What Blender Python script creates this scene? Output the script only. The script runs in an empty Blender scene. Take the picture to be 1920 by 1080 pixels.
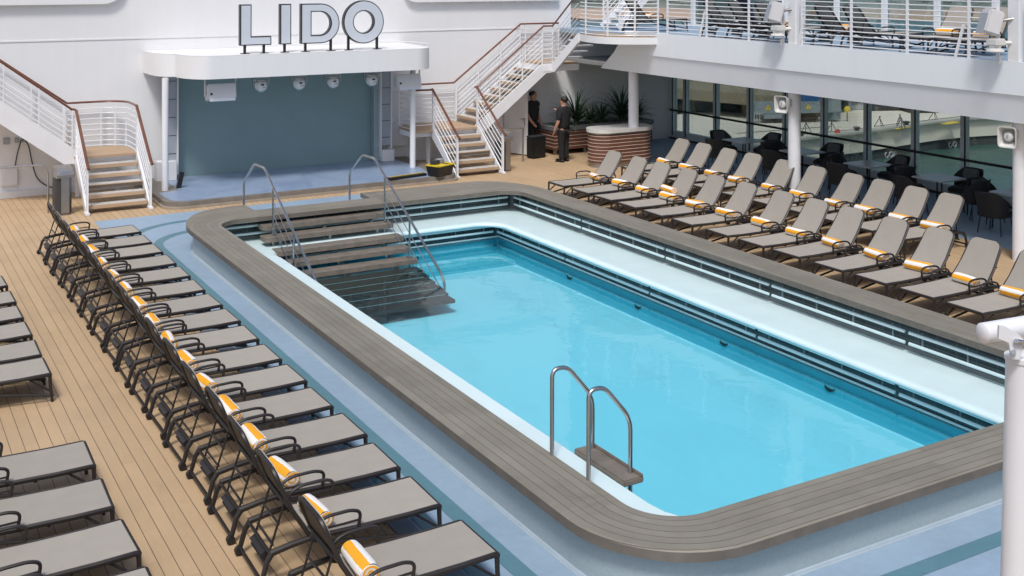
import bpy, bmesh, math, random
from mathutils import Vector, Matrix
from math import sin, cos, pi, radians
random.seed(7)
scene = bpy.context.scene
COL = scene.collection

# ------------------------------------------------------------------ camera
CAM_H = 5.25
F_PX, YAW, ROLL, HOR = 2146.6, .52516, .00215, -56.0
cam_d = bpy.data.cameras.new('camera')
cam = bpy.data.objects.new('camera', cam_d); COL.objects.link(cam)
cam_d.sensor_width = 36.0; cam_d.lens = F_PX / 1920 * 36
cam_d.shift_y = -(540 - HOR) / 1920
cam_d.clip_start = .1; cam_d.clip_end = 6000
fw = Vector((sin(YAW), cos(YAW), 0)); rt = Vector((cos(YAW), -sin(YAW), 0)); up = Vector((0, 0, 1))
r2 = cos(ROLL) * rt + sin(ROLL) * up; u2 = -sin(ROLL) * rt + cos(ROLL) * up
cam.matrix_world = Matrix(((r2.x, u2.x, -fw.x, 0), (r2.y, u2.y, -fw.y, 0), (r2.z, u2.z, -fw.z, CAM_H), (0, 0, 0, 1)))
scene.camera = cam
# ------------------------------------------------------------------ light
SUN = Vector((-1.0, -1.3, 2.6)).normalized()
world = bpy.data.worlds.new('World'); scene.world = world; world.use_nodes = True
nt = world.node_tree; nt.nodes.clear()
wo = nt.nodes.new('ShaderNodeOutputWorld'); bg = nt.nodes.new('ShaderNodeBackground')
sky = nt.nodes.new('ShaderNodeTexSky'); sky.sky_type = 'NISHITA'; sky.sun_disc = False
sky.sun_elevation = math.asin(SUN.z); sky.sun_rotation = math.atan2(SUN.x, SUN.y)
sky.air_density = .8; sky.dust_density = 3.2; sky.ozone_density = 1.0
bg.inputs['Strength'].default_value = .137
nt.links.new(sky.outputs[0], bg.inputs[0]); nt.links.new(bg.outputs[0], wo.inputs[0])
sun_d = bpy.data.lights.new('sun', 'SUN'); sun_d.energy = 2.3; sun_d.angle = radians(11); sun_d.color = (1, .98, .955)
sun = bpy.data.objects.new('sun', sun_d); COL.objects.link(sun)
sun.rotation_euler = SUN.to_track_quat('Z', 'Y').to_euler(); sun.location = (0, 0, 40)
scene.view_settings.view_transform = 'Standard'; scene.view_settings.look = 'None'
scene.view_settings.exposure = 0.0; scene.view_settings.gamma = 1.0
scene.cycles.max_bounces = 10; scene.cycles.transparent_max_bounces = 16
scene.cycles.use_denoising = True

# ------------------------------------------------------------------ materials
MATS = {}
def node_mat(name):
    m = bpy.data.materials.new(name); m.use_nodes = True
    n = m.node_tree; b = n.nodes['Principled BSDF']
    return m, n, b
def L(n, a, b): n.links.new(a, b)
def math_node(n, op, a, b=None, c=None):
    x = n.nodes.new('ShaderNodeMath'); x.operation = op
    for i, v in enumerate((a, b, c)):
        if v is None: continue
        if isinstance(v, (int, float)): x.inputs[i].default_value = v
        else: L(n, v, x.inputs[i])
    return x.outputs[0]
def ramp(n, fac, stops):
    r = n.nodes.new('ShaderNodeValToRGB'); e = r.color_ramp.elements
    while len(e) < len(stops): e.new(.5)
    for i, (p, c) in enumerate(stops): e[i].position = p; e[i].color = (*c, 1)
    L(n, fac, r.inputs[0]); return r.outputs[0]
def mixc(n, fac, a, b, mode='MIX'):
    x = n.nodes.new('ShaderNodeMix'); x.data_type = 'RGBA'; x.blend_type = mode
    if isinstance(fac, (int, float)): x.inputs[0].default_value = fac
    else: L(n, fac, x.inputs[0])
    for i, v in ((6, a), (7, b)):
        if isinstance(v, tuple): x.inputs[i].default_value = (*v, 1)
        else: L(n, v, x.inputs[i])
    return x.outputs[2]
def coords(n, kind='pos'):
    if kind == 'pos': return n.nodes.new('ShaderNodeNewGeometry').outputs['Position']
    t = n.nodes.new('ShaderNodeTexCoord'); return t.outputs['UV' if kind == 'uv' else 'Object']
def noise(n, vec, scale, detail=3, rough=.55, dist=0):
    x = n.nodes.new('ShaderNodeTexNoise'); x.inputs['Scale'].default_value = scale
    x.inputs['Detail'].default_value = detail; x.inputs['Roughness'].default_value = rough
    x.inputs['Distortion'].default_value = dist
    if vec is not None: L(n, vec, x.inputs['Vector'])
    return x.outputs['Fac']
def scaled(n, vec, s):
    x = n.nodes.new('ShaderNodeVectorMath'); x.operation = 'MULTIPLY'; x.inputs[1].default_value = s
    L(n, vec, x.inputs[0]); return x.outputs[0]
def bump(n, b, h, strength=.2, dist=.01):
    x = n.nodes.new('ShaderNodeBump'); x.inputs['Strength'].default_value = strength; x.inputs['Distance'].default_value = dist
    L(n, h, x.inputs['Height']); L(n, x.outputs[0], b.inputs['Normal'])
def plain(name, col, rough=.5, metal=0, var=.12, scale=3, grain=0, kind='obj', spec=.5):
    """painted / moulded surface with slight mottling"""
    if name in MATS: return MATS[name]
    m, n, b = node_mat(name)
    v = coords(n, kind); f = noise(n, v, scale, 5, .6)
    lo = tuple(c * (1 - var) for c in col); hi = tuple(min(1, c * (1 + var * .6)) for c in col)
    L(n, ramp(n, f, ((.3, lo), (.7, hi))), b.inputs['Base Color'])
    b.inputs['Roughness'].default_value = rough; b.inputs['Metallic'].default_value = metal
    b.inputs['Specular IOR Level'].default_value = spec
    if grain: bump(n, b, noise(n, v, grain, 2), .25, .004)
    MATS[name] = m; return m

def m_teak(name, col, pitch=.14, axis=0):
    m, n, b = node_mat(name); v = coords(n)
    s = n.nodes.new('ShaderNodeSeparateXYZ'); L(n, v, s.inputs[0])
    a, l = (s.outputs[0], s.outputs[1]) if axis == 0 else (s.outputs[1], s.outputs[0])
    q = math_node(n, 'DIVIDE', a, pitch); fl = math_node(n, 'FLOOR', q); fr = math_node(n, 'FRACT', q)
    seam = math_node(n, 'LESS_THAN', math_node(n, 'ABSOLUTE', math_node(n, 'SUBTRACT', fr, .5)), .475)
    wn = n.nodes.new('ShaderNodeTexWhiteNoise'); wn.noise_dimensions = '1D'; L(n, fl, wn.inputs['W'])
    q2 = math_node(n, 'ADD', math_node(n, 'DIVIDE', l, 2.6), math_node(n, 'MULTIPLY', wn.outputs['Value'], 7))
    fr2 = math_node(n, 'FRACT', q2)
    butt = math_node(n, 'GREATER_THAN', fr2, .002)
    wn2 = n.nodes.new('ShaderNodeTexWhiteNoise'); wn2.noise_dimensions = '2D'
    cb = n.nodes.new('ShaderNodeCombineXYZ'); L(n, fl, cb.inputs[0]); L(n, math_node(n, 'FLOOR', q2), cb.inputs[1]); L(n, cb.outputs[0], wn2.inputs['Vector'])
    g = noise(n, scaled(n, v, (60, 3, 1) if axis == 0 else (3, 60, 1)), 1, 4)
    w = noise(n, v, .9, 4, .6)
    tone = math_node(n, 'ADD', math_node(n, 'MULTIPLY', wn2.outputs['Value'], .16), math_node(n, 'ADD', math_node(n, 'MULTIPLY', g, .3), math_node(n, 'MULTIPLY', w, .5)))
    c = ramp(n, tone, ((.25, tuple(x * .80 for x in col)), (.8, tuple(x * 1.12 for x in col))))
    c = mixc(n, butt, tuple(x * .75 for x in col), c)
    c = mixc(n, seam, (.115, .085, .06), c)
    st = noise(n, v, 2.3, 2, .5)
    c = mixc(n, ramp(n, st, ((.68, (0, 0, 0)), (.76, (.25, .25, .25)))), c, tuple(x * .55 for x in col))
    L(n, c, b.inputs['Base Color']); b.inputs['Roughness'].default_value = .62
    bump(n, b, seam, .5, .004); MATS[name] = m; return m
def m_coping():
    m, n, b = node_mat('weathered_composite_planks'); v = coords(n, 'uv')
    s = n.nodes.new('ShaderNodeSeparateXYZ'); L(n, v, s.inputs[0])
    q = math_node(n, 'DIVIDE', s.outputs[0], .1); fl = math_node(n, 'FLOOR', q); fr = math_node(n, 'FRACT', q)
    seam = math_node(n, 'LESS_THAN', math_node(n, 'ABSOLUTE', math_node(n, 'SUBTRACT', fr, .5)), .466)
    wn = n.nodes.new('ShaderNodeTexWhiteNoise'); wn.noise_dimensions = '1D'; L(n, fl, wn.inputs['W'])
    q2 = math_node(n, 'ADD', math_node(n, 'DIVIDE', s.outputs[1], 1.9), math_node(n, 'MULTIPLY', wn.outputs['Value'], 5))
    wn2 = n.nodes.new('ShaderNodeTexWhiteNoise'); wn2.noise_dimensions = '2D'
    cb = n.nodes.new('ShaderNodeCombineXYZ'); L(n, fl, cb.inputs[0]); L(n, math_node(n, 'FLOOR', q2), cb.inputs[1]); L(n, cb.outputs[0], wn2.inputs['Vector'])
    p = coords(n); g = noise(n, scaled(n, v, (70, 4, 1)), 1, 4); w = noise(n, p, 1.7, 5, .65)
    tone = math_node(n, 'ADD', math_node(n, 'MULTIPLY', wn2.outputs['Value'], .22), math_node(n, 'ADD', math_node(n, 'MULTIPLY', g, .35), math_node(n, 'MULTIPLY', w, .6)))
    c = ramp(n, tone, ((.3, (.160, .146, .115)), (.85, (.262, .244, .20))))
    c = mixc(n, seam, (.09, .075, .06), c)
    L(n, c, b.inputs['Base Color']); b.inputs['Roughness'].default_value = .6
    bump(n, b, seam, .5, .004); return m
def m_mosaic(name, c1, c2, size=.03):
    m, n, b = node_mat(name); v = coords(n)
    vo = n.nodes.new('ShaderNodeTexVoronoi'); vo.distance = 'CHEBYCHEV'; vo.inputs['Randomness'].default_value = 0
    vo.inputs['Scale'].default_value = 1 / size; L(n, v, vo.inputs['Vector'])
    w = noise(n, scaled(n, v, (1, 1, 8)), 1.2, 4, .6)
    bw = n.nodes.new('ShaderNodeRGBToBW'); L(n, vo.outputs['Color'], bw.inputs[0])
    t = math_node(n, 'ADD', math_node(n, 'MULTIPLY', bw.outputs[0], .45), math_node(n, 'MULTIPLY', w, .6))
    L(n, ramp(n, t, ((.2, c1), (.85, c2))), b.inputs['Base Color'])
    b.inputs['Roughness'].default_value = .35; MATS[name] = m; return m
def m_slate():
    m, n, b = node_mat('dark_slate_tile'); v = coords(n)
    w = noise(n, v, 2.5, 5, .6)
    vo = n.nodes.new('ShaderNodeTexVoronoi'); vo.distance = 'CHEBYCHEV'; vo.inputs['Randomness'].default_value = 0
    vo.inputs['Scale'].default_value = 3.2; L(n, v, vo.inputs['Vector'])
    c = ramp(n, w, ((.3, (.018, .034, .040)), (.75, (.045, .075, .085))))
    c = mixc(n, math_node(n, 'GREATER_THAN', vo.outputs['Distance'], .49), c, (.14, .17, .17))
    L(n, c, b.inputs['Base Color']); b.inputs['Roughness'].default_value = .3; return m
def m_paint_deck(name, col):
    m, n, b = node_mat(name); v = coords(n)
    w = noise(n, v, .7, 6, .65); g = noise(n, v, 9, 3)
    t = math_node(n, 'ADD', math_node(n, 'MULTIPLY', w, .7), math_node(n, 'MULTIPLY', g, .3))
    c = ramp(n, t, ((.3, tuple(x * .86 for x in col)), (.72, tuple(min(1, x * 1.12) for x in col))))
    s = noise(n, v, 3.1, 2, .5, 1.5)
    c = mixc(n, ramp(n, s, ((.66, (0, 0, 0)), (.78, (.22, .22, .22)))), c, tuple(x * .6 for x in col))
    L(n, c, b.inputs['Base Color']); b.inputs['Roughness'].default_value = .5
    bump(n, b, noise(n, v, 90, 2), .12, .003); MATS[name] = m; return m
def m_stage():
    m, n, b = node_mat('stage_floor_paint'); v = coords(n)
    w = noise(n, v, 1.1, 6, .7, 1.2)
    L(n, ramp(n, w, ((.35, (.19, .265, .40)), (.5, (.25, .33, .46)), (.72, (.30, .375, .50)))), b.inputs['Base Color'])
    b.inputs['Roughness'].default_value = .35; return m
def m_white(name='white_steel_paint', col=(.79, .795, .80), var=.05):
    m, n, b = node_mat(name); v = coords(n)
    w = noise(n, v, .45, 4, .6); st = noise(n, scaled(n, v, (5, 5, .35)), 1, 4, .6)
    t = math_node(n, 'ADD', math_node(n, 'MULTIPLY', w, .5), math_node(n, 'MULTIPLY', st, .5))
    L(n, ramp(n, t, ((.3, tuple(x * (1 - var * .8) for x in col)), (.62, col))), b.inputs['Base Color'])
    b.inputs['Roughness'].default_value = .42
    bump(n, b, noise(n, v, 1.4, 2), .05, .03); MATS[name] = m; return m
def m_sling(name, col, see):
    m, n, b = node_mat(name); v = coords(n, 'obj')
    ch = n.nodes.new('ShaderNodeTexChecker'); ch.inputs['Scale'].default_value = 260; L(n, v, ch.inputs['Vector'])
    w = noise(n, v, 4, 4)
    oi = n.nodes.new('ShaderNodeObjectInfo')
    k = math_node(n, 'ADD', math_node(n, 'MULTIPLY', w, .55), math_node(n, 'MULTIPLY', oi.outputs['Random'], .25))
    c = ramp(n, k, ((.2, tuple(x * .88 for x in col)), (.75, tuple(x * 1.08 for x in col))))
    c = mixc(n, math_node(n, 'MULTIPLY', ch.outputs['Fac'], .18), c, tuple(x * .6 for x in col))
    L(n, c, b.inputs['Base Color']); b.inputs['Roughness'].default_value = .7
    if see:
        tr = n.nodes.new('ShaderNodeBsdfTransparent'); mx = n.nodes.new('ShaderNodeMixShader'); mx.inputs[0].default_value = see
        L(n, b.outputs[0], mx.inputs[1]); L(n, tr.outputs[0], mx.inputs[2]); L(n, mx.outputs[0], n.nodes['Material Output'].inputs[0])
    return m
def m_towel():
    m, n, b = node_mat('striped_terry_towel'); v = coords(n, 'uv')
    s = n.nodes.new('ShaderNodeSeparateXYZ'); L(n, v, s.inputs[0])
    o = coords(n, 'obj'); wob = math_node(n, 'MULTIPLY', math_node(n, 'SUBTRACT', noise(n, o, 14, 2), .5), .12)
    f = math_node(n, 'FRACT', math_node(n, 'ADD', s.outputs[0], wob))
    c = mixc(n, math_node(n, 'GREATER_THAN', f, .46), (.80, .80, .79), (.86, .40, .035))
    L(n, c, b.inputs['Base Color']); b.inputs['Roughness'].default_value = .95; b.inputs['Specular IOR Level'].default_value = .1
    bump(n, b, noise(n, o, 160, 2), .5, .004); return m
def m_water():
    m, n, b = node_mat('pool_water_surface'); n.nodes.remove(b)
    v = coords(n); h = math_node(n, 'ADD', noise(n, v, 1.1, 2, .5, .4), math_node(n, 'MULTIPLY', noise(n, v, 5, 2), .18))
    bp = n.nodes.new('ShaderNodeBump'); bp.inputs['Strength'].default_value = .07; bp.inputs['Distance'].default_value = .12; L(n, h, bp.inputs['Height'])
    g = n.nodes.new('ShaderNodeBsdfGlossy'); g.inputs['Roughness'].default_value = .03; L(n, bp.outputs[0], g.inputs['Normal'])
    t = n.nodes.new('ShaderNodeBsdfTransparent'); t.inputs[0].default_value = (.80, .95, .98, 1)
    fr = n.nodes.new('ShaderNodeFresnel'); fr.inputs['IOR'].default_value = 1.33; L(n, bp.outputs[0], fr.inputs['Normal'])
    mx = n.nodes.new('ShaderNodeMixShader'); L(n, fr.outputs[0], mx.inputs[0]); L(n, t.outputs[0], mx.inputs[1]); L(n, g.outputs[0], mx.inputs[2])
    L(n, mx.outputs[0], n.nodes['Material Output'].inputs[0]); return m
def m_glass(name, tint, refl=.08):
    m, n, b = node_mat(name); n.nodes.remove(b)
    g = n.nodes.new('ShaderNodeBsdfGlossy'); g.inputs['Roughness'].default_value = .02; g.inputs[0].default_value = (.8, .9, .9, 1)
    t = n.nodes.new('ShaderNodeBsdfTransparent'); t.inputs[0].default_value = (*tint, 1)
    fr = n.nodes.new('ShaderNodeFresnel'); fr.inputs['IOR'].default_value = 1.45
    mx = n.nodes.new('ShaderNodeMixShader'); L(n, math_node(n, 'MULTIPLY', fr.outputs[0], refl), mx.inputs[0])
    L(n, t.outputs[0], mx.inputs[1]); L(n, g.outputs[0], mx.inputs[2]); L(n, mx.outputs[0], n.nodes['Material Output'].inputs[0])
    MATS[name] = m; return m
def m_pool_floor(name, col, var=.1):
    m, n, b = node_mat(name); v = coords(n)
    w = noise(n, v, .35, 4, .6, 1.5)
    band = noise(n, scaled(n, v, (.8, .28, 1)), 1.0, 3, .6, 2.5)
    t = math_node(n, 'ADD', math_node(n, 'MULTIPLY', w, .5), math_node(n, 'MULTIPLY', band, .5))
    L(n, ramp(n, t, ((.38, tuple(x * (1 - var) for x in col)), (.5, col))), b.inputs['Base Color'])
    b.inputs['Roughness'].default_value = .6; return m
def m_stripe_wood():
    m, n, b = node_mat('varnished_mahogany'); v = coords(n)
    g = noise(n, scaled(n, v, (3, 3, 60)), 1, 4)
    L(n, ramp(n, g, ((.3, (.085, .038, .024)), (.75, (.20, .09, .058)))), b.inputs['Base Color']); b.inputs['Roughness'].default_value = .3; return m
def m_rock():
    m, n, b = node_mat('dark_wet_rock'); v = coords(n)
    L(n, ramp(n, noise(n, v, .8, 6, .7), ((.3, (.02, .02, .018)), (.75, (.13, .125, .11)))), b.inputs['Base Color']); b.inputs['Roughness'].default_value = .8; return m
def m_ground(name, c1, c2, scale=.05):
    m, n, b = node_mat(name); v = coords(n)
    L(n, ramp(n, noise(n, v, scale, 8, .65), ((.3, c1), (.7, c2))), b.inputs['Base Color']); b.inputs['Roughness'].default_value = .9; return m
def m_sea():
    m, n, b = node_mat('harbour_water_green'); v = coords(n)
    L(n, ramp(n, noise(n, scaled(n, v, (1, 1, 1)), .03, 4), ((.3, (.03, .085, .075)), (.7, (.055, .125, .11)))), b.inputs['Base Color'])
    b.inputs['Roughness'].default_value = .28
    bump(n, b, noise(n, scaled(n, v, (.3, 1, 1)), .5, 4), .6, .6); return m

WHITE = m_white(); FASCIA = m_white('cool_white_fascia_paint', (.82, .86, .89), .05); WHITE2 = m_white('white_structure_paint', (.72, .725, .735), .05)
RAILW = plain('white_rail_gloss', (.79, .80, .82), .3, 0, .04)
TEAK = m_teak('teak_planking', (.515, .366, .215)); TEAKX = m_teak('teak_stair_planking', (.47, .33, .21), .11, 1)
COPING = m_coping(); MOSAIC = m_mosaic('grey_blue_mosaic', (.31, .375, .39), (.375, .44, .455), .022); SLATE = m_slate()
COVE = plain('pale_cove_tile', (.36, .44, .50), .4, 0, .1, 4, kind='pos')
BLUE = m_paint_deck('pale_blue_deck_paint', (.275, .38, .49)); TEAL = m_paint_deck('teal_deck_paint', (.10, .22, .27)); GREYBLUE = m_paint_deck('grey_blue_deck_strip', (.17, .22, .28))
STAGE = m_stage(); SHELF = plain('white_pool_shell', (.64, .80, .815), .25, 0, .05, 1.5, kind='pos')
BARW = plain('pale_bar_enamel', (.60, .76, .78), .3, 0, .06)
POOLW = m_pool_floor('pool_wall_blue', (.06, .42, .54), .12); POOLF = m_pool_floor('pool_floor_cyan', (.25, .665, .78), .05)
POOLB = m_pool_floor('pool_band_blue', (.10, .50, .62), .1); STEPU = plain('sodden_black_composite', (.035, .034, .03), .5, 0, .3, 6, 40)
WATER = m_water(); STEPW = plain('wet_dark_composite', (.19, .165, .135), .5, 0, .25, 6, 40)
FRAME = plain('dark_brown_resin', (.021, .0175, .0165), .45, 0, .15, 8)
SLING = m_sling('taupe_sling_mesh', (.385, .355, .308), 0); BACKS = m_sling('taupe_sling_mesh_back', (.385, .355, .308), .08)
TOWEL = m_towel(); STEEL = plain('brushed_steel', (.50, .50, .50), .28, 1, .15, 6)
STEELD = plain('satin_steel_panel', (.36, .34, .32), .4, .8, .12, 5)
MAHOG = plain('mahogany_handrail', (.16, .055, .028), .3, 0, .3, 5)
TEALW = plain('teal_stage_wall', (.22, .325, .34), .55, 0, .07, .8, kind='pos'); GREYP = plain('grey_acoustic_panel', (.36, .39, .43), .6, 0, .05)
BLACK = plain('black_plastic', (.012, .012, .013), .4, 0, .2, 6); WICKER = plain('black_wicker', (.020, .020, .021), .6, 0, .4, 40, 60)
CUSH = plain('charcoal_cushion', (.11, .12, .12), .9, 0, .2, 8, 80); TABLE = plain('grey_table_top', (.50, .54, .54), .25, 0, .1)
CHARC = plain('charcoal_panel', (.035, .037, .042), .4, 0, .15); LETTER = plain('letter_face_white', (.62, .66, .72), .3, 0, .03)
SPK = plain('pale_speaker_shell', (.62, .62, .63), .5, 0, .05); GRILLE = plain('grey_speaker_grille', (.33, .35, .38), .6, 0, .1, 30)
HORN = plain('cream_horn_plastic', (.66, .66, .63), .4, 0, .08); YELL = plain('yellow_plastic', (.75, .56, .03), .4, 0, .15, 8)
WOODB = m_stripe_wood(); STONE = plain('pale_stone_top', (.62, .61, .585), .3, 0, .15, 6, kind='pos'); STONED = plain('grey_stone_top', (.17, .18, .18), .4, 0, .2, 8, kind='pos')
TRIM = plain('pale_timber_trim', (.62, .50, .43), .4); SOIL = plain('pebble_soil', (.10, .085, .07), .9, 0, .5, 25, 30)
LEAF = plain('dark_yucca_leaf', (.032, .075, .036), .45, 0, .4, 9); SOFFIT = plain('grey_soffit', (.30, .30, .30), .6, 0, .05)
SKIN = plain('skin', (.46, .25, .17), .5, 0, .08, 8); CLOTH = plain('black_cloth', (.010, .010, .012), .85, 0, .3, 12, 60); HAIR = plain('black_hair', (.010, .008, .007), .5, 0, .3, 30)
SHOE = plain('black_leather', (.008, .008, .008), .3); EYEW = plain('eye_dark', (.03, .02, .02), .3); LIP = plain('lip', (.35, .15, .12), .5)
NAVY = plain('navy_canvas', (.010, .016, .05), .8, 0, .3, 10); GLASS = m_glass('tinted_window_glass', (.80, .825, .79), .45); GLASSU = m_glass('clear_windscreen_glass', (.84, .90, .90), .8)
DOMEG = m_glass('clear_lamp_dome', (.95, .97, .97), .22)
MULL = plain('grey_green_mullion', (.66, .75, .76), .4, 0, .06); DARKBAR = plain('dark_rail_bar', (.02, .016, .016), .4)
QUAY = m_ground('pale_quay_concrete', (.60, .58, .52), (.76, .74, .67)); QUAYW = m_ground('quay_face_concrete', (.34, .36, .34), (.46, .47, .44), .1)
ROCK = m_rock(); SEA = m_sea(); EARTH = m_ground('brown_earth', (.17, .14, .10), (.30, .25, .19), .03); WOODS = m_ground('far_green_slope', (.08, .11, .09), (.20, .22, .19), .02)
GANTRY = plain('blue_grey_steel', (.24, .29, .33), .5, 0, .1, .3, kind='pos'); BLUEP = plain('blue_tarp', (.02, .10, .28), .5); REDP = plain('red_plastic', (.55, .05, .04), .5)
ORANGE = plain('orange_paint', (.7, .25, .05), .5); SAND = m_ground('sandy_heap', (.40, .31, .17), (.55, .43, .26), .2); PIERD = m_ground('brown_pier_concrete', (.20, .17, .12), (.30, .265, .2), .08)
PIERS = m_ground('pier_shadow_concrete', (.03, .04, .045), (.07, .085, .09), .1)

# ------------------------------------------------------------------ mesh helpers
def V(*a): return Vector(a)
class MB:
    def __init__(s): s.v = []; s.f = []; s.uv = {}
    def add(s, vs, fs):
        o = len(s.v); s.v += [Vector(p) for p in vs]; s.f += [tuple(i + o for i in f) for f in fs]; return s
    def box(s, c, d, rz=0, rx=0, ry=0):
        m = Matrix.Rotation(rz, 3, 'Z') @ Matrix.Rotation(ry, 3, 'Y') @ Matrix.Rotation(rx, 3, 'X'); c = Vector(c)
        vs = [c + m @ Vector((x * d[0] / 2, y * d[1] / 2, z * d[2] / 2)) for x in (-1, 1) for y in (-1, 1) for z in (-1, 1)]
        return s.add(vs, [(0, 1, 3, 2), (4, 6, 7, 5), (0, 4, 5, 1), (2, 3, 7, 6), (0, 2, 6, 4), (1, 5, 7, 3)])
    def rbox(s, c, d, b=.01, rz=0, rx=0, ry=0):
        """box with bevelled edges"""
        bm = bmesh.new(); bmesh.ops.create_cube(bm, size=1)
        bmesh.ops.scale(bm, vec=d, verts=bm.verts)
        bmesh.ops.bevel(bm, geom=bm.edges[:], offset=b, segments=2, affect='EDGES')
        m = Matrix.Rotation(rz, 3, 'Z') @ Matrix.Rotation(ry, 3, 'Y') @ Matrix.Rotation(rx, 3, 'X')
        bm.verts.index_update()
        s.add([Vector(c) + m @ v.co for v in bm.verts], [tuple(v.index for v in f.verts) for f in bm.faces]); bm.free(); return s
    def beam(s, a, b, w, h, upv=(0, 0, 1)):
        a = Vector(a); b = Vector(b); d = (b - a).normalized(); u = Vector(upv)
        sd = d.cross(u); 
        if sd.length < 1e-4: sd = d.cross(Vector((0, 1, 0)))
        sd.normalize(); u = sd.cross(d)
        q = [sd * x * w / 2 + u * y * h / 2 for x, y in ((-1, -1), (1, -1), (1, 1), (-1, 1))]
        return s.add([a + k for k in q] + [b + k for k in q], [(3, 2, 1, 0), (4, 5, 6, 7), (0, 1, 5, 4), (1, 2, 6, 5), (2, 3, 7, 6), (3, 0, 4, 7)])
    def tube(s, pts, r, n=8, closed=False, sq=None):
        P = [Vector(p) for p in pts]; k = len(P); rings = []
        T = []
        for i in range(k):
            if closed: t = (P[(i + 1) % k] - P[i]).normalized() + (P[i] - P[i - 1]).normalized()
            elif i == 0: t = P[1] - P[0]
            elif i == k - 1: t = P[-1] - P[-2]
            else: t = (P[i + 1] - P[i]).normalized() + (P[i] - P[i - 1]).normalized()
            T.append(t.normalized())
        nrm = T[0].orthogonal().normalized()
        if abs(T[0].z) < .95: nrm = T[0].cross(Vector((0, 0, 1))).normalized()
        rad = r if isinstance(r, (list, tuple)) else [r] * k
        vs = []
        for i in range(k):
            nrm = (nrm - T[i] * nrm.dot(T[i])).normalized(); bn = T[i].cross(nrm)
            for j in range(n):
                a = 2 * pi * j / n + (pi / 4 if n == 4 else 0); vs.append(P[i] + (nrm * cos(a) + bn * sin(a) * (sq or 1)) * rad[i])
        fs = []
        for i in range(k if closed else k - 1):
            a = i * n; b = ((i + 1) % k) * n
            for j in range(n): fs.append((a + j, a + (j + 1) % n, b + (j + 1) % n, b + j))
        if not closed: fs += [tuple(range(n - 1, -1, -1)), tuple((k - 1) * n + j for j in range(n))]
        return s.add(vs, fs)
    def prism(s, poly, z0, z1, flip=False):
        n = len(poly); vs = [(x, y, z0) for x, y in poly] + [(x, y, z1) for x, y in poly]
        ar = sum(poly[i][0] * poly[(i + 1) % n][1] - poly[(i + 1) % n][0] * poly[i][1] for i in range(n))
        idx = list(range(n))
        fs = [tuple(reversed(idx)), tuple(i + n for i in idx)] + [(i, (i + 1) % n, (i + 1) % n + n, i + n) for i in range(n)]
        if ar < 0: fs = [tuple(reversed(f)) for f in fs]
        return s.add(vs, fs)
    def prism_y(s, poly, y0, y1):
        """polygon in x,z extruded along y"""
        m = MB().prism([(x, z) for x, z in poly], -y1, -y0)
        return s.add([(v.x, -v.z, v.y) for v in m.v], m.f)
    def prism_x(s, poly, x0, x1):
        """polygon in y,z extruded along x"""
        m = MB().prism(poly, x0, x1)
        return s.add([(v.z, v.x, v.y) for v in m.v], m.f)
    def cyl(s, c, r, z0, z1, n=20, r1=None):
        r1 = r if r1 is None else r1
        vs = [(c[0] + r * cos(2 * pi * i / n), c[1] + r * sin(2 * pi * i / n), z0) for i in range(n)] + [(c[0] + r1 * cos(2 * pi * i / n), c[1] + r1 * sin(2 * pi * i / n), z1) for i in range(n)]
        return s.add(vs, [tuple(range(n - 1, -1, -1)), tuple(range(n, 2 * n))] + [(i, (i + 1) % n, (i + 1) % n + n, i + n) for i in range(n)])
    def lathe(s, prof, c, n=20, mat=None):
        vs = []; k = len(prof); M = mat or Matrix.Identity(3); c = Vector(c)
        for r, z in prof:
            for i in range(n): vs.append(c + M @ Vector((r * cos(2 * pi * i / n), r * sin(2 * pi * i / n), z)))
        fs = [(a * n + i, a * n + (i + 1) % n, (a + 1) * n + (i + 1) % n, (a + 1) * n + i) for a in range(k - 1) for i in range(n)]
        fs += [tuple(range(n - 1, -1, -1)), tuple((k - 1) * n + i for i in range(n))]
        return s.add(vs, fs)
    def ball(s, c, r, n=12, m=8, M=None):
        c = Vector(c); r = Vector(r) if not isinstance(r, (int, float)) else Vector((r, r, r)); M = M or Matrix.Identity(3)
        vs = [c + M @ Vector((0, 0, -r.z))]
        for a in range(1, m):
            t = -pi / 2 + pi * a / m
            for i in range(n): vs.append(c + M @ Vector((r.x * cos(t) * cos(2 * pi * i / n), r.y * cos(t) * sin(2 * pi * i / n), r.z * sin(t))))
        vs.append(c + M @ Vector((0, 0, r.z)))
        fs = [(0, 1 + (i + 1) % n, 1 + i) for i in range(n)]
        for a in range(m - 2):
            for i in range(n): fs.append((1 + a * n + i, 1 + a * n + (i + 1) % n, 1 + (a + 1) * n + (i + 1) % n, 1 + (a + 1) * n + i))
        e = len(vs) - 1; fs += [(e, e - n + i, e - n + (i + 1) % n) for i in range(n)]
        return s.add(vs, fs)
    def ring(s, A, B, z, zb=None):
        """flat band between two equally long closed loops"""
        n = len(A); zb = z if zb is None else zb
        return s.add([(x, y, z) for x, y in A] + [(x, y, zb) for x, y in B], [(i, (i + 1) % n, (i + 1) % n + n, i + n) for i in range(n)])
    def wallring(s, A, z0, z1, inward=False):
        n = len(A); fs = [(i, (i + 1) % n, (i + 1) % n + n, i + n) for i in range(n)]
        if inward: fs = [tuple(reversed(f)) for f in fs]
        return s.add([(x, y, z0) for x, y in A] + [(x, y, z1) for x, y in A], fs)
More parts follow.
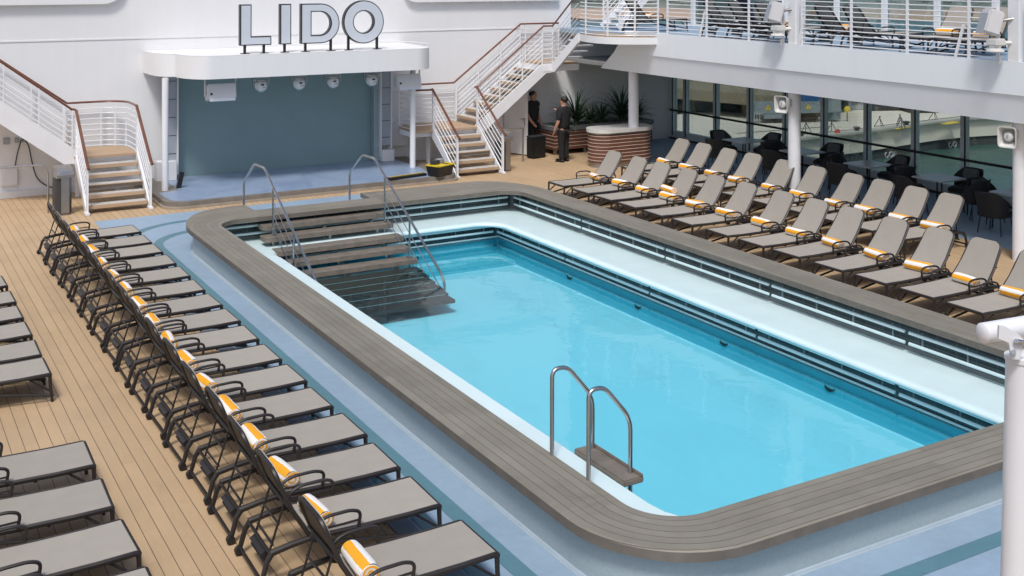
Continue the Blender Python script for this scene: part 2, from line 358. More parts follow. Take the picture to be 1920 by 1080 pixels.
    def build(s, name, mat, parent=None, smooth=True, angle=35, rec=True):
        me = bpy.data.meshes.new(name)
        off = Vector((0, 0, 0)); p = parent
        while p is not None: off += p.location; p = p.parent
        vs = [v - off for v in s.v]
        loc = Vector((0, 0, 0))
        if parent is None and rec and vs:
            lo = [min(v[i] for v in vs) for i in range(3)]; hi = [max(v[i] for v in vs) for i in range(3)]
            loc = Vector(((lo[0] + hi[0]) / 2, (lo[1] + hi[1]) / 2, lo[2])); vs = [v - loc for v in vs]
        me.from_pydata([tuple(v) for v in vs], [], s.f)
        me.materials.append(mat)
        if s.uv:
            u = me.uv_layers.new(name='UVMap')
            for li, lp in enumerate(me.loops): u.data[li].uv = s.uv.get(lp.vertex_index, (0, 0))
        me.validate(); me.update()
        if smooth:
            me.polygons.foreach_set('use_smooth', [True] * len(me.polygons)); me.set_sharp_from_angle(angle=radians(angle))
        o = bpy.data.objects.new(name, me); COL.objects.link(o); o.location = loc
        if parent is not None: o.parent = parent
        return o
def thing(name, label, cat, loc=(0, 0, 0), rz=0, group=None):
    o = bpy.data.objects.new(name, None); COL.objects.link(o); o.location = loc; o.rotation_euler = (0, 0, rz)
    o.empty_display_size = .1
    return tag(o, label, cat, group)
def tag(o, label, cat, group=None):
    o['label'] = label; o['category'] = cat
    if group: o['group'] = group
    return o
def struct(o, kind='structure', label=None):
    o['kind'] = kind
    if label: o['label'] = label
    return o
KIDS = {}
def copy_tree(o, parent=None):
    c = o.copy(); COL.objects.link(c)
    if parent is not None: c.parent = parent
    for ch in KIDS.setdefault(o.name, list(o.children)): copy_tree(ch, c)
    return c
def rrect(x0, x1, y0, y1, r, n=10):
    """counter-clockwise rounded rectangle; r = single radius or (bl, br, tr, tl)"""
    R = (r,) * 4 if isinstance(r, (int, float)) else r
    out = []
    for (cx, cy, a0), q in zip(((x0 + R[0], y0 + R[0], pi), (x1 - R[1], y0 + R[1], 1.5 * pi), (x1 - R[2], y1 - R[2], 0), (x0 + R[3], y1 - R[3], .5 * pi)), R):
        for i in range(n + 1):
            a = a0 + pi / 2 * i / n; out.append((cx + q * cos(a), cy + q * sin(a)))
    return out
def dense(loop, step=.4):
    out = []
    for i, p in enumerate(loop):
        q = loop[(i + 1) % len(loop)]; d = math.hypot(q[0] - p[0], q[1] - p[1]); k = max(1, int(d / step))
        for j in range(k): out.append((p[0] + (q[0] - p[0]) * j / k, p[1] + (q[1] - p[1]) * j / k))
    return out
def fillet(pts, r, n=5):
    P = [Vector(p) for p in pts]; out = [P[0]]
    for i in range(1, len(P) - 1):
        a = P[i - 1] - P[i]; b = P[i + 1] - P[i]; d = min(r, a.length * .48, b.length * .48)
        p0 = P[i] + a.normalized() * d; p1 = P[i] + b.normalized() * d
        for k in range(n + 1):
            t = k / n; out.append(p0 * (1 - t) ** 2 + P[i] * 2 * t * (1 - t) + p1 * t * t)
    return out + [P[-1]]
ORD = ['first', 'second', 'third', 'fourth', 'fifth', 'sixth', 'seventh', 'eighth', 'ninth', 'tenth', 'eleventh', 'twelfth', 'thirteenth', 'fourteenth', 'fifteenth', 'sixteenth', 'seventeenth']

# ================================================================== SETTING
# teak deck with an opening for the pool
HX0, HX1, HY0, HY1 = 5.82, 12.71, 7.68, 21.85
def holed(x0, x1, y0, y1, z):
    m = MB()
    for a, b, c, d in ((x0, HX0, y0, y1), (HX1, x1, y0, y1), (HX0, HX1, y0, HY0), (HX0, HX1, HY1, y1)):
        m.add([(a, c, z), (b, c, z), (b, d, z), (a, d, z)], [(0, 1, 2, 3)])
    return m
struct(holed(-6, 18.95, -4, 28.6, 0).build('teak_deck', TEAK, smooth=False))
m = MB().prism([(18.95, -4), (22.6, -4), (22.6, 28.6), (18.95, 28.6)], -.2, .0)
struct(m.build('blue_side_deck', BLUE, smooth=False))
struct(holed(4.42, 13.32, 5.2, 24.95, .004).build('pool_deck_paint', BLUE, smooth=False))
def ustrip(xa, xb, yfa, yfb, yna, ynb, r, z, xr=13.32):
    """U shaped painted stripe; a = outer edge, b = inner edge"""
    def path(x, yf, yn, r):
        p = [(xr, yf)]
        for i in range(13):
            a = pi / 2 + pi / 2 * i / 12; p.append((x + r + r * cos(a), yf - r + r * sin(a)))
        for i in range(13):
            a = pi + pi / 2 * i / 12; p.append((x + r + r * cos(a), yn + r + r * sin(a)))
        return p + [(xr, yn)]
    A = path(xa, yfa, yna, r); B = path(xb, yfb, ynb, r - (xb - xa)); n = len(A)
    return MB().add([(x, y, z) for x, y in A] + [(x, y, z) for x, y in B], [(i, i + 1, i + 1 + n, i + n) for i in range(n - 1)])
struct(ustrip(4.99, 5.17, 23.22, 23.05, 6.80, 6.98, 1.25, .008).build('inner_teal_stripe', TEAL, smooth=False))
struct(ustrip(4.66, 4.83, 24.15, 23.98, 6.28, 6.45, 1.5, .008).build('outer_teal_stripe', TEAL, smooth=False))
struct(MB().add([(4.425, 5.4, .012), (4.63, 5.4, .012), (4.63, 22.2, .012), (4.425, 22.2, .012)], [(0, 1, 2, 3)]).build('grey_blue_stripe', GREYBLUE, smooth=False))  # darker grey-blue strip along the left lounger row

# ------------------------------------------------------------------ pool
pool = thing('swimming_pool', 'rectangular ship pool with weathered plank coping and turquoise water', 'pool', (9.25, 15, 0))
rr = lambda x0, x1, y0, y1, r: dense(rrect(x0, x1, y0, y1, r), .35)
w = MB().wallring(rrect(5.5, 13.0, 7.36, 22.1, (1.0, 1.0, 1.0, 1.0)), 0.0, .405)
w.build('tiled_outer_wall', MOSAIC, pool)
c1 = rrect(5.5, 13.0, 7.36, 22.1, 1.0); c2 = rrect(5.47, 13.03, 7.33, 22.13, 1.03); c3 = rrect(5.483, 13.017, 7.343, 22.117, 1.017)
m = MB(); n_ = len(c1)
for A, za, B, zb in ((c2, .005, c3, .020), (c3, .022, c1, .036)): m.ring(A, B, za, zb)
m.build('base_cove', COVE, pool)
# coping: inner loop and matching outer loop
IN, OUT = [], []
def yo(x): return 22.12 if 6.93 < x < 9.43 else 22.72
def lin(a, b, st=.3):
    k = max(1, int(abs(b - a) / st)); return [a + (b - a) * i / k for i in range(k + 1)]
for i in range(13):
    a = pi + pi / 2 * i / 12; IN.append((6.5 + .5 * cos(a), 8.35 + .5 * sin(a))); OUT.append((6.5 + 1.1 * cos(a), 8.35 + 1.12 * sin(a)))
for x in lin(6.5, 12.03)[1:-1]: IN.append((x, 7.85)); OUT.append((x, 7.23))
for i in range(13):
    a = 1.5 * pi + pi / 2 * i / 12; IN.append((12.03 + .5 * cos(a), 8.35 + .5 * sin(a))); OUT.append((12.03 + 1.09 * cos(a), 8.35 + 1.12 * sin(a)))
for y in lin(8.35, 21.0)[1:-1]: IN.append((12.53, y)); OUT.append((13.12, y))
for i in range(13):
    a = pi / 2 * i / 12; IN.append((12.03 + .5 * cos(a), 21.0 + .5 * sin(a))); OUT.append((12.03 + 1.09 * cos(a), 21.0 + 1.72 * sin(a)))
xs = sorted(set([round(x, 3) for x in lin(6.55, 12.0)] + [6.92, 6.94, 9.42, 9.44]), reverse=True)
for x in xs: IN.append((x, 21.5)); OUT.append((x, yo(x)))
for i in range(13):
    a = pi / 2 + pi / 2 * i / 12; IN.append((6.5 + .5 * cos(a), 21.0 + .5 * sin(a))); OUT.append((6.5 + 1.1 * cos(a), 21.0 + 1.68 * sin(a)))
for y in lin(21.0, 8.35)[1:-1]: IN.append((6.0, y)); OUT.append((5.40, y))
def coping_mesh():
    m = MB(); N = len(IN); vlen = [0]
    for i in range(1, N): vlen.append(vlen[-1] + math.dist(((IN[i][0] + OUT[i][0]) / 2, (IN[i][1] + OUT[i][1]) / 2), ((IN[i - 1][0] + OUT[i - 1][0]) / 2, (IN[i - 1][1] + OUT[i - 1][1]) / 2)))
    prof = [(0, .405), (0, .485), (.02, .5), (.98, .5), (1, .485), (1, .405)]
    for t, z in prof:
        for i in range(N):
            a, b = IN[i], OUT[i]; d = math.dist(a, b); tt = t if t in (0, 1) else (.015 / d if t < .5 else 1 - .015 / d)
            m.v.append(V(a[0] + (b[0] - a[0]) * tt, a[1] + (b[1] - a[1]) * tt, z))
            m.uv[len(m.v) - 1] = (d * tt + (.06 if t in (0,) and z < .45 else 0), vlen[i])
    K = len(prof)
    e = MB(); e.v = m.v
    for k in range(K):
        k2 = (k + 1) % K
        for i in range(N):
            j = (i + 1) % N; (e if k in (0, 4) else m).f.append((k * N + i, k2 * N + i, k2 * N + j, k * N + j))
    return m, e
cm_, ce_ = coping_mesh(); cm_.build('plank_coping', COPING, pool, angle=25); ce_.build('coping_edge', plain('shaded_coping_edge', (.155, .135, .11), .6, 0, .2, 5, 40, 'pos'), pool, angle=25)  # side faces toned darker than the top, shade put into their colour
# upper recess behind the coping, and the pale shelf
w = MB().wallring(rrect(5.83, 12.70, 7.62, 21.83, (.6, .6, .12, .12)), 0, .404, True); w.build('upper_slate_panel', SLATE, pool, smooth=False)
w = MB().wallring(rrect(5.836, 12.694, 7.63, 21.824, (.6, .6, .115, .115)), 0, .062, True); w.build('panel_low_band', plain('grey_low_band', (.16, .185, .185), .35, kind='pos'), pool, smooth=False)  # paler grey band along the bottom of the slate panel
sh = MB(); o_ = rrect(5.83, 12.705, 7.66, 21.838, .02)
def opening(d, z): return [(x, y, z) for x, y in rrect(6.85 + d, 11.70 - d, 7.62, 20.91 - d, (.05, .05, max(.05, .50 - d), max(.05, .50 - d)))]
loops = [[(x, y, 0) for x, y in o_], opening(-.10, 0), opening(-.05, -.004), opening(-.015, -.016), opening(.01, -.04), opening(.01, -.07), opening(-.02, -.092), opening(-.25, -.095)]
n_ = len(o_)
for k, lp in enumerate(loops): sh.v += [V(*p) for p in lp]
for k in range(len(loops) - 1):
    for i in range(n_): sh.f.append((k * n_ + i, k * n_ + (i + 1) % n_, (k + 1) * n_ + (i + 1) % n_, (k + 1) * n_ + i))
sh.build('shelf', SHELF, pool, angle=60)
MB().wallring(rrect(6.66, 11.90, 7.6, 21.08, .1), -.42, -.07, True).build('lower_slate_panel', SLATE, pool, smooth=False)
MB().prism([(5.9, 18.95), (5.9, 8.0), (6.15, 7.62), (6.6, 7.55), (6.6, 7.84), (6.47, 7.94), (6.37, 8.03), (6.31, 8.15), (6.28, 8.35), (6.28, 18.55), (6.20, 18.85), (6.08, 18.95)], .34, .42).build('raised_lip', SHELF, pool, angle=30)
# bars in front of the recesses
def bar_run(axis, fixed, a, b, zs, seg, gap=.07, r=.024):
    k = max(1, round((b - a) / seg)); st = (b - a) / k
    for i in range(k):
        p, q = a + i * st + gap / 2, a + (i + 1) * st - gap / 2
        m = MB()
        for z in zs:
            f = lambda t: (fixed, t, z) if axis == 'y' else (t, fixed, z)
            m.tube([f(p), f(p + .006), f(q - .006), f(q)], [r * .55, r, r, r * .55], 8)
        gb = m.build('grille_bars', BARW, pool); m = MB()
        for j in range(4):
            t = p + .22 + (q - p - .44) * j / 3
            c = (fixed + .014, t, (zs[0] + zs[1]) / 2 + .01) if axis == 'y' else (t, fixed + .014, (zs[0] + zs[1]) / 2 + .01)
            h_ = abs(zs[0] - zs[1]) + .09
            m = MB().box(c, (.03, .007, h_) if axis == 'y' else (.007, .03, h_)); m.build('bar_bracket', plain('grey_bar_bracket', (.22, .30, .32), .4), gb)
bar_run('y', 12.60, 8.2, 21.66, (.285, .135), 2.62); bar_run('x', 21.72, 5.95, 12.52, (.285, .135), 3.2)
bar_run('y', 11.80, 7.7, 20.98, (-.122, -.24), 2.62); bar_run('x', 21.0, 6.75, 11.76, (-.122, -.24), 2.5)
MB().tube([(12.6, 8.0, .392), (12.6, 21.2, .392), (12.52, 21.5, .392), (12.3, 21.6, .392), (5.95, 21.6, .392)], .013, 6).build('drip_edge', BARW, pool)
MB().tube([(11.88, 7.7, -.365), (11.88, 21.05, -.365), (6.7, 21.05, -.365)], .016, 6).build('water_line_edge', BARW, pool)
# basin (built at the depth the water lets it appear)
MB().wallring(rrect(6.22, 11.93, 7.62, 21.1, .1), -.56, -.34, True).build('basin_upper_wall', POOLB, pool, smooth=False)
m = MB().ring(rrect(6.16, 11.93, 7.5, 21.1, .1), rrect(6.28, 11.85, 7.75, 21.02, .1), -.56)
m.wallring(rrect(6.28, 11.85, 7.75, 21.02, .1), -.79, -.56, True); m.build('basin_lower_wall', POOLW, pool, smooth=False)
MB().add([(6.1, 7.4, -.785), (12.1, 7.4, -.785), (12.1, 21.3, -.785), (6.1, 21.3, -.785)], [(0, 1, 2, 3)]).build('basin_floor', POOLF, pool, smooth=False)
MB().box((9.1, 20.63, -.755), (5.48, .76, .11)).build('basin_bench', POOLB, pool, smooth=False)
for y in (18.24, 16.06, 13.81, 11.58):
    MB().tube([(11.84, y + .09 * cos(a), -.545 - .05 * sin(a)) for a in [pi * i / 8 for i in range(9)]], [.006, .014, .02, .024, .024, .02, .014, .01, .006], 6).build('inlet_slot', BLACK, pool)
MB().tube([(9.9 + .09 * cos(a), 21.0, -.545 - .05 * sin(a)) for a in [pi * i / 8 for i in range(9)]], [.006, .014, .02, .024, .024, .02, .014, .01, .006], 6).build('inlet_slot', BLACK, pool)
# water
struct(MB().add([(6.0, 7.5, -.38), (11.92, 7.5, -.38), (11.92, 21.07, -.38), (6.0, 21.07, -.38)], [(0, 1, 2, 3)]).build('pool_water', WATER, smooth=False, rec=False))
# entrance step and stairs into the pool
tag(MB().rbox((8.18, 22.74, .125), (2.5, 1.2, .25), .015).build('entrance_step', BLUE), 'pale blue step up to the pool coping between the two stair handrails', 'step')
st = thing('pool_stairs', 'weathered plank steps leading down from the coping into the pool', 'stairs', (8.1, 20, 0))
def tread(x0, x1, y, z, d=.31, t=.085, r=.10):
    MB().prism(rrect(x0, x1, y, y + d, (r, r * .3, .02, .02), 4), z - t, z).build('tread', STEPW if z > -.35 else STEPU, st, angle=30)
for i, (x0, x1, y, z) in enumerate(((6.86, 9.42, 21.31, .335), (6.80, 9.45, 21.0, .178), (6.88, 9.46, 20.52, .012), (6.55, 9.45, 20.19, -.135), (6.5, 9.45, 19.88, -.29))):
    tread(x0, x1, y, z, .32 if i != 2 else .34)
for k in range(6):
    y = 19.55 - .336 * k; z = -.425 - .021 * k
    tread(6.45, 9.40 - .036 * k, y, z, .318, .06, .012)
    if k: MB().box((7.9, y + .327, z + .012), (2.8 - .05 * k, .010, .010)).build('gap_strip', plain('teal_gap_strip', (.26, .42, .44), .4), st)
for x in (7.15, 8.15, 9.15):
    MB().beam((x, 21.52, .14), (x, 19.2, -1.05), .05, .12).build('stringer', BARW, st)
    for y, z in ((21.36, .17), (21.06, .09)): MB().box((x, y + .1, z / 2 + .02), (.05, .05, z)).build('support_post', BARW, st)
def pool_rail(x, lab):
    t = thing('pool_handrail', lab, 'handrail', (x, 21.1, 0))
    MB().tube(fillet([(x, 23.0, .25), (x, 23.0, .90), (x, 22.3, 1.38), (x, 21.64, 1.39), (x, 18.60, -.26), (x, 18.46, -.40), (x, 18.46, -.62)], .10), .024, 10).build('rail', STEEL, t)
    sl = (1.39 + .26) / (21.64 - 18.60)
    for y, z0 in ((21.14, 0), (19.96, -.45)):
        p = MB().tube([(x, y, z0), (x, y, 1.37 - (21.64 - y) * sl)], .019, 10).build('post', STEEL, t)
        MB().cyl((x, y), .055, z0, z0 + .012, 14).build('foot_plate', STEEL, p)
    for k, d in enumerate((.26, .50, .74)):
        za = 1.37 - (21.64 - 21.14) * sl - d; y1 = 21.14 - (za + .50) / sl
        MB().tube(fillet([(x, 21.14, za), (x, y1, -.50), (x, 18.46, -.52 - .01 * k)], .08), .009, 6).build('wire', STEEL, t)
pool_rail(9.31, 'steel handrail on the right side of the steps into the pool')
pool_rail(7.0, 'steel handrail on the left side of the steps into the pool')
lad = thing('pool_ladder', 'pair of steel grab hoops with a brown plank tread at the pool edge', 'ladder', (6.2, 9.2, .5))
for y in (9.51, 8.87):
    h = MB().tube(fillet([(5.975, y, .5), (5.975, y, 1.335), (6.15, y, 1.335), (6.455, y, .98), (6.455, y, -.6)], .13, 7), .0215, 12).build('grab_hoop', STEEL, lad)
tr = MB().rbox((6.405, 9.17, .435), (.235, .86, .06), .012).build('tread', STEPW, lad)
MB().rbox((6.50, 9.17, .475), (.03, .86, .03), .008).build('tread_lip', STEPW, tr)

# ------------------------------------------------------------------ superstructure wall
WY = 28.6
wall = thing('superstructure_wall', 'tall white steel end wall of the ship behind the stage', 'wall', (9, WY, 0))
m = MB()
for x0, x1, z0, z1 in ((-6, 6.9, 0, 9), (6.9, 12.3, 2.6, 9), (12.3, 18.9, 0, 3.3), (12.3, 18.6, 3.3, 9), (18.9, 22.6, 0, 3.3)):
    m.add([(x0, WY, z0), (x1, WY, z0), (x1, WY, z1), (x0, WY, z1)], [(0, 1, 2, 3)])
m.add([(18.6, WY, 3.3), (18.6, WY + 6, 3.3), (18.6, WY + 6, 9), (18.6, WY, 9)], [(0, 1, 2, 3)])
m.build('wall_plate', WHITE, wall, smooth=False)
MB().prism_y([(-6, 3.568), (16.9, 3.558), (16.9, 3.59), (-6, 3.60)], WY - .016, WY - .001).build('ledge', WHITE, wall)
def panel(x0, x1, z0, z1, rl, rr_):
    p = rrect(x0, x1, z0, z1, (rl, rr_, .02, .02), 8)
    return MB().prism_y(p, WY - .14, WY - .001).build('raised_panel', WHITE, wall, angle=40)
panel(-6, 5.75, 4.42, 7.2, .02, .5); panel(13.05, 18.1, 4.36, 7.2, .45, .02)
MB().box((2, WY - .06, .07), (9.5, .12, .14)).build('skirting', WHITE2, wall)
# ------------------------------------------------------------------ stage
stage = thing('stage', 'low stage with pale blue floor and brown stone edging under the sign', 'stage', (9.5, 27, 0))
ol = [(6.02, 28.59), (6.0, 26.0)] + [(6.42 + .42 * cos(a), 25.72 + .42 * sin(a)) for a in [pi + pi / 2 * i / 8 for i in range(9)]] + [(12.85, 25.36)] + [(12.9 + .3 * cos(a), 25.66 + .3 * sin(a)) for a in [1.5 * pi + pi / 2 * i / 6 for i in range(7)]] + [(13.2, 28.59)]
MB().prism(ol, .055, .15).build('stone_edging', plain('brown_stone_edging', (.20, .175, .145), .5, 0, .2, 5, 30, 'pos'), stage, angle=30)
MB().prism([(x + (.05 if x > 9 else -.05), y - .05 if y < 28 else y) for x, y in ol], 0.0, .055).build('plinth', plain('pale_brown_plinth', (.33, .28, .22), .5, 0, .15, 5, 30, 'pos'), stage, angle=30)
fl = [(6.62, 28.4), (6.62, 26.75), (6.12, 26.6), (6.12, 26.05)] + [(6.5 + .36 * cos(a), 25.78 + .36 * sin(a)) for a in [pi + .3 + (pi / 2 - .3) * i / 6 for i in range(7)]] + [(12.4, 25.44), (12.6, 25.9), (12.75, 26.6), (12.75, 28.4)]
MB().prism(fl, .15, .1545).build('stage_floor', STAGE, stage, smooth=False)
MB().add([(6.86, 28.42, .15), (12.36, 28.42, .15), (12.36, 28.42, 2.76), (6.86, 28.42, 2.76)], [(0, 1, 2, 3)]).build('back_wall', TEALW, stage, smooth=False)
MB().box((12.18, 28.3, 1.45), (.16, .2, 2.58)).build('side_return', plain('pale_teal_return', (.28, .36, .38), .5), stage)
for x0, x1, bx0, bx1, bh in ((6.66, 6.90, 6.40, 6.88, .62), (12.29, 12.55, 12.27, 12.62, .46)):
    p = MB().box(((x0 + x1) / 2, 28.22, 1.65), (x1 - x0, .14, 2.16)).build('pilaster', GREYP, stage)
    for k in range(5): MB().box(((x0 + x1) / 2, 28.148, .78 + .44 * k), (x1 - x0 - .01, .006, .014)).build('panel_joint', BLACK, p)
    for x in (x0 - .02, x1 + .02): MB().box((x, 28.2, 1.5), (.035, .2, 2.45)).build('pilaster_trim', WHITE2, p)
    MB().rbox(((bx0 + bx1) / 2, 28.16, .15 + (bh - .15) / 2), (bx1 - bx0, .3, bh - .15), .012).build('pilaster_base', WHITE2, stage)
can = thing('stage_canopy', 'white canopy with rounded corners over the stage carrying the big letters', 'canopy', (9.5, 27, 2.74))
co = [(6.2, 28.59), (6.2, 28.0)] + [(6.2 + .37 * (1 - cos(a)), 28.0 - .9 * sin(a)) for a in [pi / 2 * i / 6 for i in range(1, 7)]] + [(6.60 + .62 * (1 - cos(a)), 27.05 - 1.0 * sin(a)) for a in [pi / 2 * i / 10 for i in range(0, 11)]] + \
     [(12.35 + .66 * sin(a), 27.05 - 1.0 * cos(a)) for a in [pi / 2 * i / 10 for i in range(0, 11)]] + [(13.08, 27.4), (13.1, 28.59)]
MB().prism(co, 2.74, 3.268).build('canopy_body', WHITE, can, angle=40)
MB().ring(co, [(9.6 + (x - 9.6) * .985, 28.59 + (y - 28.59) * .965) for x, y in co], 3.2715).build('edge_flange', WHITE2, can, smooth=False)
MB().tube([(12.25, 28.4, 3.34), (12.98, 27.7, 3.34), (12.98, 26.75, 3.34)], .012, 6).build('edge_rail', WHITE2, can)
for x, l in ((6.33, 'left'), (12.62, 'right')):
    o = MB().cyl((x, 26.88), .075, .15, 2.74, 18).build('canopy_column', RAILW); tag(o, f'slim white round column under the {l} end of the stage canopy', 'column')
# letters
def letter(name, lab, polys_o, polys_i, feet):
    t = thing('sign_letter', lab, 'letter', (feet[0][0], 26.42, 3.27))
    def solid(loop, hole, y0, y1):
        m = MB(); n = len(loop)
        if not hole: return MB().prism_y(loop, y0, y1)
        m.v = [V(x, y0, z) for x, z in loop] + [V(x, y0, z) for x, z in hole] + [V(x, y1, z) for x, z in loop] + [V(x, y1, z) for x, z in hole]
        for i in range(n):
            j = (i + 1) % n
            m.f += [(i, j, n + j, n + i), (2 * n + j, 2 * n + i, 3 * n + i, 3 * n + j), (j, i, 2 * n + i, 2 * n + j), (n + i, n + j, 3 * n + j, 3 * n + i)]
        return m
    solid(*polys_o, 26.36, 26.50).build('letter_body', BLACK, t, angle=30)
    solid(*polys_i, 26.352, 26.40).build('letter_face', LETTER, t, angle=30)
    for x, h in feet:
        p = MB().beam((x, 26.44, 3.27), (x, 26.44, h), .055, .055, (0, 1, 0)).build('letter_post', BLACK, t)
        MB().rbox((x, 26.42, 3.279), (.2, .14, .012), .004).build('foot_plate', BLACK, p)
zb, zt = 3.465, 4.43
letter('L', 'large white letter L with black edges, first letter of the sign on the canopy',
       ([(7.93, zb), (8.68, zb), (8.68, zb + .21), (8.20, zb + .21), (8.20, zt), (7.93, zt)], None),
       ([(7.955, zb + .025), (8.655, zb + .025), (8.655, zb + .185), (8.175, zb + .185), (8.175, zt - .025), (7.955, zt - .025)], None), [(8.06, zb + .02), (8.52, zb + .02)])
letter('I', 'large white letter I with black edges, narrowest letter of the sign on the canopy',
       ([(8.90, zb), (9.17, zb), (9.17, zt), (8.90, zt)], None), ([(8.925, zb + .025), (9.145, zb + .025), (9.145, zt - .025), (8.925, zt - .025)], None), [(9.03, zb + .02)])
def dloop(x0, x1, z0, z1, n=26):
    h = (z1 - z0) / 2; cx = x1 - h; p = [(x0, z1), (x0, z0)]
    p += [(cx + h * sin(a), (z0 + z1) / 2 - h * cos(a)) for a in [pi * i / n for i in range(n + 1)]]; return p
letter('D', 'large white letter D with black edges, third letter of the sign on the canopy',
       (dloop(9.42, 10.40, zb, zt), dloop(9.68, 10.18, zb + .20, zt - .20)), (dloop(9.445, 10.375, zb + .025, zt - .025), dloop(9.655, 10.205, zb + .175, zt - .175)), [(9.55, zb + .02), (10.2, zb + .12)])
def oloop(cx, cz, r, n=40): return [(cx + r * cos(2 * pi * i / n), cz + r * sin(2 * pi * i / n)) for i in range(n)]
letter('O', 'large round white letter O with black edges, last letter of the sign on the canopy',
       (oloop(11.04, 3.96, .535), oloop(11.04, 3.96, .27)), (oloop(11.04, 3.96, .51), oloop(11.04, 3.96, .295)), [(10.66, 3.62), (11.42, 3.62)])
# hanging speakers and lights
for x, y, lab in ((7.52, 26.55, 'pale box speaker hanging under the left end of the stage canopy'), (12.38, 26.72, 'pale box speaker hanging under the right end of the stage canopy')):
    t = thing('hanging_speaker', lab, 'speaker', (x, y, 2.2))
    b = MB().rbox((x, y, 2.385), (.66, .34, .36), .025, rx=radians(-14)).build('speaker_box', SPK, t)
    MB().rbox((x, y - .168, 2.34), (.60, .03, .30), .01, rx=radians(-14)).build('speaker_grille', LETTER, b)
    MB().box((x - .26, y - .187, 2.37), (.05, .012, .05)).build('badge', BLACK, b)
    for s in (-1, 1): MB().beam((x + s * .36, y + .02, 2.30), (x + s * .36, y + .02, 2.738), .02, .05, (0, 1, 0)).build('bracket', SPK, t)
    MB().box((x, y + .02, 2.73), (.74, .06, .014)).build('bracket', SPK, t)
for k, x in enumerate((8.62, 9.58, 10.46, 11.50)):
    t = thing('stage_light', f'clear domed moving stage light under the canopy, {ORD[k]} from the left', 'light', (x, 26.98, 2.2), 0, 'domed stage lights under the canopy')
    MB().rbox((x, 26.98, 2.69), (.34, .30, .09), .015).build('light_base', SPK, t)
    for s in (-1, 1): MB().box((x + s * .19, 26.98, 2.58), (.015, .07, .24)).build('yoke_arm', STEEL, t)
    hd = MB().ball((x, 26.95, 2.45), (.15, .16, .14), 18, 12, Matrix.Rotation(.4, 3, 'X')).build('lamp_head', RAILW, t)
    MB().box((x - .01, 26.795, 2.48), (.07, .02, .035)).build('lens', BLACK, hd)
    MB().box((x + .03, 26.79, 2.41), (.1, .02, .02)).build('head_trim', STEEL, hd)
    MB().lathe([(.165, .11), (.18, 0), (.172, -.08), (.13, -.15), (.06, -.185), (.005, -.195)], (x, 26.98, 2.44), 22).build('clear_dome', DOMEG, t)
    MB().lathe([(.17, .10), (.188, .10), (.188, .125), (.17, .125)], (x, 26.98, 2.47), 22).build('dome_collar', STEEL, t)
for x, l in ((9.03, 'left'), (10.98, 'right')):
    tag(MB().rbox((x, 26.9, 2.69), (.2, .16, .09), .012).build('junction_box', GRILLE), f'small grey junction box under the canopy, the {l} one of two', 'box')
w_ = MB().rbox((6.70, 26.98, .33), (.10, .10, .40), .012, ry=radians(12)); o = w_.build('floor_speaker', BLACK); tag(o, 'slim black floor wedge leaning beside the left stage pilaster', 'floor speaker')
# yellow and black toolbox and squeegee tray on the stage corner
tb = thing('toolbox', 'black crate with yellow rim and grey cases on the right stage corner', 'toolbox', (12.72, 25.5, .155), radians(24))
def local_box(par, name, mat, c, d, b=.01): 
    m = MB().rbox(c, d, b); me = m
    off = par.location; 
    o = MB(); o.v = [v + off for v in m.v]; o.f = m.f; return o.build(name, mat, par)
m = MB().add([(x * sx, y * sy, z) for z, sx, sy in ((.0, .25, .17), (.26, .30, .21)) for x, y in ((-1, -1), (1, -1), (1, 1), (-1, 1))], [(3, 2, 1, 0), (4, 5, 6, 7), (0, 1, 5, 4), (1, 2, 6, 5), (2, 3, 7, 6), (3, 0, 4, 7)])
o = MB(); o.v = [v + tb.location for v in m.v]; o.f = m.f; o.build('crate', BLACK, tb, smooth=False)
for c, d in (((0, -.2, .265), (.63, .05, .035)), ((0, .2, .265), (.63, .05, .035)), ((-.29, 0, .265), (.05, .44, .035)), ((.29, 0, .265), (.05, .44, .035)), ((-.1, -.05, .262), (.36, .26, .03))): local_box(tb, 'yellow_rim', YELL, c, d)
local_box(tb, 'grey_case', CHARC, (-.12, .06, .33), (.2, .16, .1)); local_box(tb, 'grey_case', GRILLE, (.1, .1, .33), (.2, .16, .1))
ty = thing('squeegee_tray', 'long black tray with a yellow strip lying on the stage edge', 'tray', (11.85, 25.56, .155), radians(11))
local_box(ty, 'tray', BLACK, (0, 0, .03), (1.1, .16, .06)); local_box(ty, 'yellow_strip', YELL, (0, .03, .066), (1.04, .05, .02))

